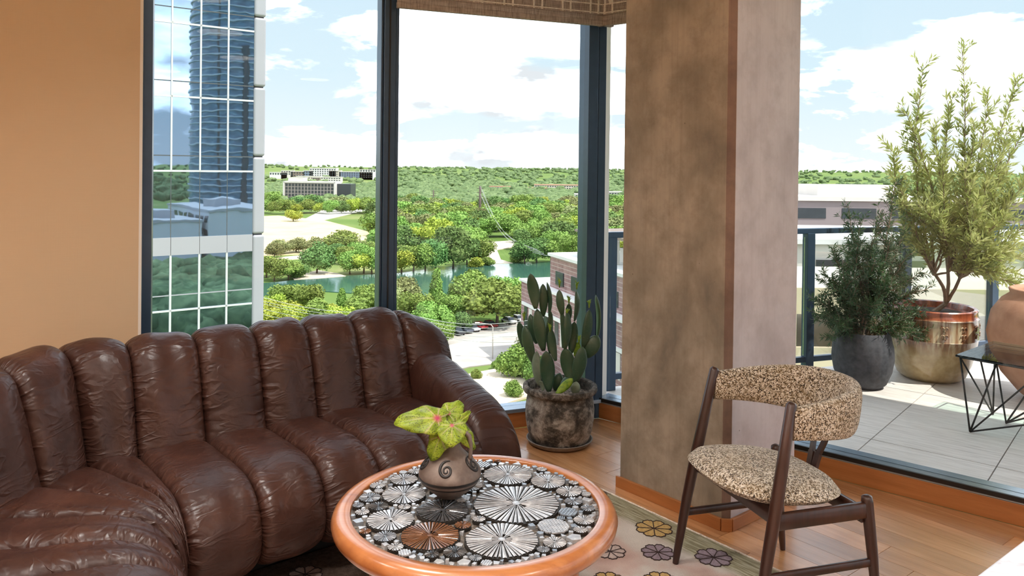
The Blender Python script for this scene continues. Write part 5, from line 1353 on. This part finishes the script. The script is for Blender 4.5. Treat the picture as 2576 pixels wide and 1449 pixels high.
MB().bb(Lb / 2 + .6, Lb / 2 + 14, 4, 18, 0, Hb - .5).build('wing', MAT['darkwin'], hb, False, (0, 0, 0)); MB().bb(-Lb / 2 + 3, -Lb / 2 + 18, 2, 12, Hb + 1.6, Hb + 5).build('roof_plant', MAT['palewall'], hb, False, (0, 0, 0))
mw = MB().bb(0, 2.3, -.15, .1, 0, 2.5).mesh('window', MAT['darkwin'])
for i in range(15):
    for k in range(6): o = link('window', mw, hb); o.location = (-Lb / 2 + 1.2 + i * 3.22, 0, 1.2 + k * 3.2)
# white blocks of the town along the horizon
g = random.Random(5)
MAT['creamwall'] = plain('cream_wall', (.62, .55, .46), .8, 0, .06, .05); MAT['bluewallf'] = plain('slate_blue_wall', (.16, .20, .28), .6, 0, .1, .05); MAT['brownw'] = plain('dark_brown_wall', (.22, .17, .14), .8, 0, .1, .05)
for i, (px, yt, yb, w, wall, lb) in enumerate(((700, 434, 443, 44, 'whitewall', 'long pale town block nearest the office tower'), (722, 430, 442, 30, 'palewall', 'grey sided town block left of the apartment block'), (748, 432, 446, 34, 'brownw', 'dark town block behind the apartment block'), (775, 430, 444, 24, 'bluewallf', 'small blue town block behind the apartment block'),
        (812, 424, 446, 66, 'whitewall', 'tallest white town block on the skyline'), (842, 430, 447, 30, 'creamwall', 'cream town block right of the tallest white one'), (775, 444, 458, 60, 'creamwall', 'yellow-cream block just above the apartment block'), (795, 447, 459, 18, 'brownw', 'brown block touching the yellow-cream block'), (832, 446, 462, 50, 'palewall', 'pale block with dark windows right of the apartment roof'),
        (895, 433, 449, 84, 'bluewallf', 'long slate blue block beside the dark mullion'), (925, 428, 434, 40, 'whitewall', 'white roofed block above the long slate blue one'), (905, 478, 486, 32, 'creamwall', 'low pink roofed house among trees beside the mullion'), (1262, 470, 482, 62, 'creamwall', 'terracotta roofed row of houses in the middle of the woods'), (1400, 466, 482, 110, 'creamwall', 'long terracotta roofed row left of the corner post'), (1345, 474, 484, 60, 'bluewallf', 'dark low block between the two terracotta rows'), (1470, 490, 520, 46, 'palewall', 'pale block touching the corner post'), (1545, 484, 505, 40, 'palewall', 'pale low block between corner post and column'), (820, 518, 528, 90, 'whitewall', 'long white flat roof among trees above the dry field'))):
    hz = 425 + (px - 1288) * .0118
    d = 36.0 * FPX / max(yb - hz + 1, 14); d = min(d, 1900); zb = hill(0, d); p = ond(px, yb, d); top_z = EYE - (yt - hz) / FPX * d; wdm = w / FPX * d
    zb = min(zb, top_z - 4)
    r = empty('town_block', (float(p[0]), float(p[1]), zb)); hgt = top_z - zb
    MB().bb(-wdm / 2, wdm / 2, 0, wdm * .35 + 6, 0, hgt).build('walls', MAT[wall], r, False, (0, 0, 0))
    MB().bb(-wdm / 2 - .5, wdm / 2 + .5, -.6, wdm * .35 + 6.5, hgt, hgt + max(1.0, hgt * .06)).build('roof', MAT['terracotta' if 'terracotta' in lb or 'pink' in lb else 'palewall'], r, False, (0, 0, 0))
    if 'roof among' not in lb:
        nr_ = max(1, int((yt and (yb - yt)) // 5)); nw_ = max(3, int(w // 6)); me = MB().bb(0, wdm / nw_ * .55, -.2, .1, 0, hgt / (nr_ + 1) * .5).mesh('window', MAT['darkwin'])
        vis = (yb - yt) / FPX * d
        for a in range(nw_):
            for b in range(nr_): o = link('window', me, r); o.location = (-wdm / 2 + (a + .2) * wdm / nw_, 0, hgt - (b + .8) * vis / (nr_ + .3))
    tag(r, lb, 'building')

# brick building right of the river, behind the cactus
t = NT('brick_rows'); co = t.coord('Object'); sp = t.N('ShaderNodeSeparateXYZ'); t.l.new(co, sp.inputs[0]); row = t.math('FRACT', t.math('MULTIPLY', sp.outputs[2], 1.4)); n = t.noise(co, .8, 4)
c = t.ramp(n, [(.3, (.20, .105, .105)), (.7, (.33, .20, .19))]); c = t.mix(t.ramp(row, [(.12, (.8, .8, .8)), (.22, (0, 0, 0))]), c, (.42, .34, .32)); t.set(base=c, rough=.85); MAT['brick'] = t.m
A = onz(1312, 703, -20); Bq = onz(1470, 768, -20); bd_ = (Bq - A); bd_[2] = 0; bl_ = np.linalg.norm(bd_); bd_ /= bl_; bn_ = V(bd_[1], -bd_[0], 0); bn_ = bn_ if bn_ @ A < 0 else -bn_
bk = empty('brick_building', (float(A[0]), float(A[1]), GZ)); tag(bk, 'terraced red brick building with white roofs behind the cactus', 'building')
def bkp(a, d, z): q = A + bd_ * a - bn_ * d; q[2] = z; return q
def bkbox(nm, a0, a1, d0, d1, z0, z1, mat): return MB().box(bkp((a0 + a1) / 2, (d0 + d1) / 2, (z0 + z1) / 2), ((a1 - a0) / 2, (d1 - d0) / 2, (z1 - z0) / 2), (bd_, bn_, ZD)).build(nm, mat, bk)
bkbox('lower_block', 0, 70, 0, 30, GZ, -20.2, MAT['brick']); bkbox('lower_roof', -.4, 70.4, -.4, 30, -20.2, -19.8, MAT['whitewall'])
bkbox('upper_block', 11, 70, 1.6, 30, -19.8, -14.2, MAT['brick']); bkbox('upper_roof', 10.6, 70.4, 1.2, 30, -14.2, -13.7, MAT['whitewall']); bkbox('roof_house', 26, 60, 8, 28, -13.7, -11.4, MAT['palewall'])
bkbox('pergola_roof', 14, 60, 5, 20, -9.6, -9.2, MAT['brownw'])
for a in (15, 22, 30, 38): bkbox('pergola_post', a, a + .5, 5.2, 5.7, -13.7, -9.6, MAT['palewall'])
bkbox('white_band', 1, 70, -.3, .2, -24.6, -24.0, MAT['whitewall'])
for i in range(22):
    if i % 3 != 2: bkbox('window', 2 + i * 2.6, 3.6 + i * 2.6, -.12, .3, -28.6, -24.8, MAT['palewall' if i % 2 else 'darkwin'])
for i in range(6): bkbox('window', 14 + i * 7, 17.5 + i * 7, 1.4, 1.9, -19, -16.6, MAT['darkwin'])
# rooftops beyond the balcony
q = ond(2150, 508, 150); r = lowrise('long_office', (q[0] + 6, q[1] + 14), R_(3), 60, 24, 0.1 + (EYE - (508 - 435) / FPX * 150) - GZ, 'long mauve-grey flat building beyond the balcony rail', plain('mauve_render', (.23, .19, .195), .8, 0, .05, .1), MAT['palewall'], 6)
pk = empty('white_roof_hall', tuple(ond(2230, 640, 85)[:2]) + (GZ,)); tag(pk, 'low hall with a bright white roof below the balcony rail', 'building')
zr = EYE - (590 - 436) / FPX * 92
MB().bb(-26, 60, -6, 14, 0, zr - GZ).build('walls', MAT['palewall'], pk, False, (0, 0, 0)); MB().bb(-26.5, 60.5, -6.6, 14.5, zr - GZ, zr - GZ + .5).build('roof', MAT['whitewall'], pk, False, (0, 0, 0))
for k in range(9): MB().bb(-24 + 7 * k, -20 + 7 * k, -6.25, -5.9, zr - GZ - 4.2, zr - GZ - 1.6).build('window', MAT['darkwin'], pk, False, (0, 0, 0))
cr_ = empty('beige_car_park', tuple(ond(2330, 800, 46)[:2]) + (GZ,)); tag(cr_, 'beige car park deck with upright pillars below the balcony', 'building')
z2 = EYE - (700 - 436) / FPX * 52
MAT['beige'] = plain('beige_concrete', (.55, .46, .33), .85, 0, .08, .3); MAT['decktop'] = plain('pale_deck', (.58, .53, .46), .9, 0, .08, .1)
for lv in range(5):
    MB().bb(-14, 26, -4, 12, z2 - GZ - 3.2 * lv - .5, z2 - GZ - 3.2 * lv).build('deck', MAT['decktop'] if lv == 0 else MAT['beige'], cr_, False, (0, 0, 0))
    MB().bb(-14, 26, -4.2, -3.9, z2 - GZ - 3.2 * lv - .6, z2 - GZ - 3.2 * lv + .8).build('parapet', MAT['beige'], cr_, False, (0, 0, 0))
for k in range(11): MB().bb(-14 + 4 * k, -13.2 + 4 * k, -4.3, -3.6, 0, z2 - GZ).build('pillar', MAT['beige'], cr_, False, (0, 0, 0))
patch('road', [(2000, 800), (2900, 820), (3200, 2400), (1600, 2400)], .3, MAT['decktop'])

# ---- poles, wires, street lamp, cars
MAT['pole'] = plain('brown_pole', (.10, .07, .06), .8, 0, .2, .3); MAT['wirem'] = plain('grey_wire', (.42, .42, .41), .6, 0, .05, 1)
def pole(px, yb, yt, label, rad):
    p = G(px, yb); h = (yb - yt) / FPX * p[1]
    r = empty('power_pole', tuple(p)); MB().tube([(0, 0, 0), (0, 0, h)], (rad * 1.3, rad), 8).build('mast', MAT['pole'], r, True, (0, 0, 0))
    for k in range(3): MB().bb(-2.2, 2.2, -.15, .15, h * (.93 - .1 * k), h * (.93 - .1 * k) + .35).build('crossarm', MAT['pole'], r, False, (0, 0, 0))
    tag(r, label, 'pole'); return p + ZD * h
tp1 = pole(1207, 566, 468, 'tall dark power pole rising from the woods', .7); tp2 = pole(1090, 530, 478, 'thin pale power pole left of the tall one', .4)
for k in range(4):
    a = tp1 + V(1.5 * (k % 2), 0, -2.4 * k); b = ond(1352 + 8 * k, 628 + 5 * k, 262); L_ = []
    for i in range(15):
        x = i / 14; p = a * (1 - x) + b * x; p[2] -= 9 * math.sin(math.pi * x); L_.append(p)
    tag(MB().tube(L_, .07, 4).build('power_line', MAT['wirem']), 'sagging power line running down from the tall pole', 'cable', 'power lines from the tall pole')
for k, (ya, yb) in enumerate(((742, 786), (752, 792), (758, 800), (772, 806), (786, 815))):
    a = ond(640, ya, 120); b = ond(1010, yb, 105); c_ = ond(1330, yb + 20 + 6 * k, 98)
    L_ = [a * (1 - x / 8) + b * (x / 8) - ZD * 1.0 * math.sin(math.pi * x / 8) for x in range(9)] + [b * (1 - x / 8) + c_ * (x / 8) - ZD * 1.0 * math.sin(math.pi * x / 8) for x in range(1, 9)]
    tag(MB().tube(L_, .035, 4).build('street_cable', MAT['wirem']), 'street cable strung across behind the sofa back', 'cable', 'street cables behind the sofa')
p = G(1239, 905); sl_ = empty('street_lamp', tuple(p)); h = 92 / FPX * p[1]; tag(sl_, 'pale street lamp with a bent arm beside the road', 'lamp')
MB().tube([(0, 0, 0), (0, 0, h * .9), (-.4, 0, h * .97), (-2.6, 0, h)], (.11, .09, .08, .07), 8).build('mast', MAT['palewall'], sl_, True, (0, 0, 0)); MB().bb(-3.4, -2.5, -.2, .2, h - .05, h + .15).build('lamp_head', MAT['palewall'], sl_, False, (0, 0, 0))
for i, (px, py, col, lb) in enumerate(((1150, 843, (.05, .05, .06), 'black car at the left end of the parked row'), (1170, 838, (.10, .11, .14), 'dark grey car second in the parked row'), (1188, 834, (.55, .58, .62), 'silver car third in the parked row'), (1207, 829, (.42, .03, .04), 'bright red car in the parked row'), (1232, 825, (.30, .05, .05), 'dark red car at the right of the parked row'), (1280, 815, (.72, .72, .72), 'white car parked beneath the oak'), (1303, 810, (.70, .70, .71), 'white car parked nearest the brick building'))):
    p = G(px, py); r = empty('parked_car', (float(p[0]), float(p[1]), GZ + .2), R_(-55)); cm = plain('car_paint_%d' % i, col, .3, .2, .03, 1)
    mb = MB(); mb.bb(-2.2, 2.2, -.9, .9, .35, .85); bevel(mb.build('body', cm, r, False, (0, 0, 0)), .18, 3)
    P = [(-1.5, -.8, .84), (1.1, -.8, .84), (1.1, .8, .84), (-1.5, .8, .84), (-1.1, -.68, 1.42), (.5, -.68, 1.42), (.5, .68, 1.42), (-1.1, .68, 1.42)]
    mb = MB(); mb.add(P, [(3, 2, 1, 0), (4, 5, 6, 7), (0, 1, 5, 4), (1, 2, 6, 5), (2, 3, 7, 6), (3, 0, 4, 7)]); mb.build('cabin', MAT['darkwin'], r, False, (0, 0, 0))
    MB().bb(-1.0, .42, -.6, .6, 1.42, 1.47).build('roof', cm, r, False, (0, 0, 0))
    mwh = MB()
    for a in (-1.35, 1.35):
        for b in (-.85, .85): MB().tube([(a, b - .1, .33), (a, b + .1, .33)], .33, 12).build('wheel', MAT['blackmetal'], r, False, (0, 0, 0))
    tag(r, lb, 'car')
sg_ = 'young shrub by the pavement beyond the sofa arm'
for (px, py, hp, mk) in ((1196, 955, 36, 't_green'), (1252, 928, 34, 't_green'), (1300, 950, 110, 't_green'), (1330, 905, 80, 't_grey'), (1290, 1000, 60, 't_green'), (1345, 960, 90, 't_green')):
    plant(px, py, hp, mk, 'bush', sg_, 'shrubs by the pavement', .95, False)
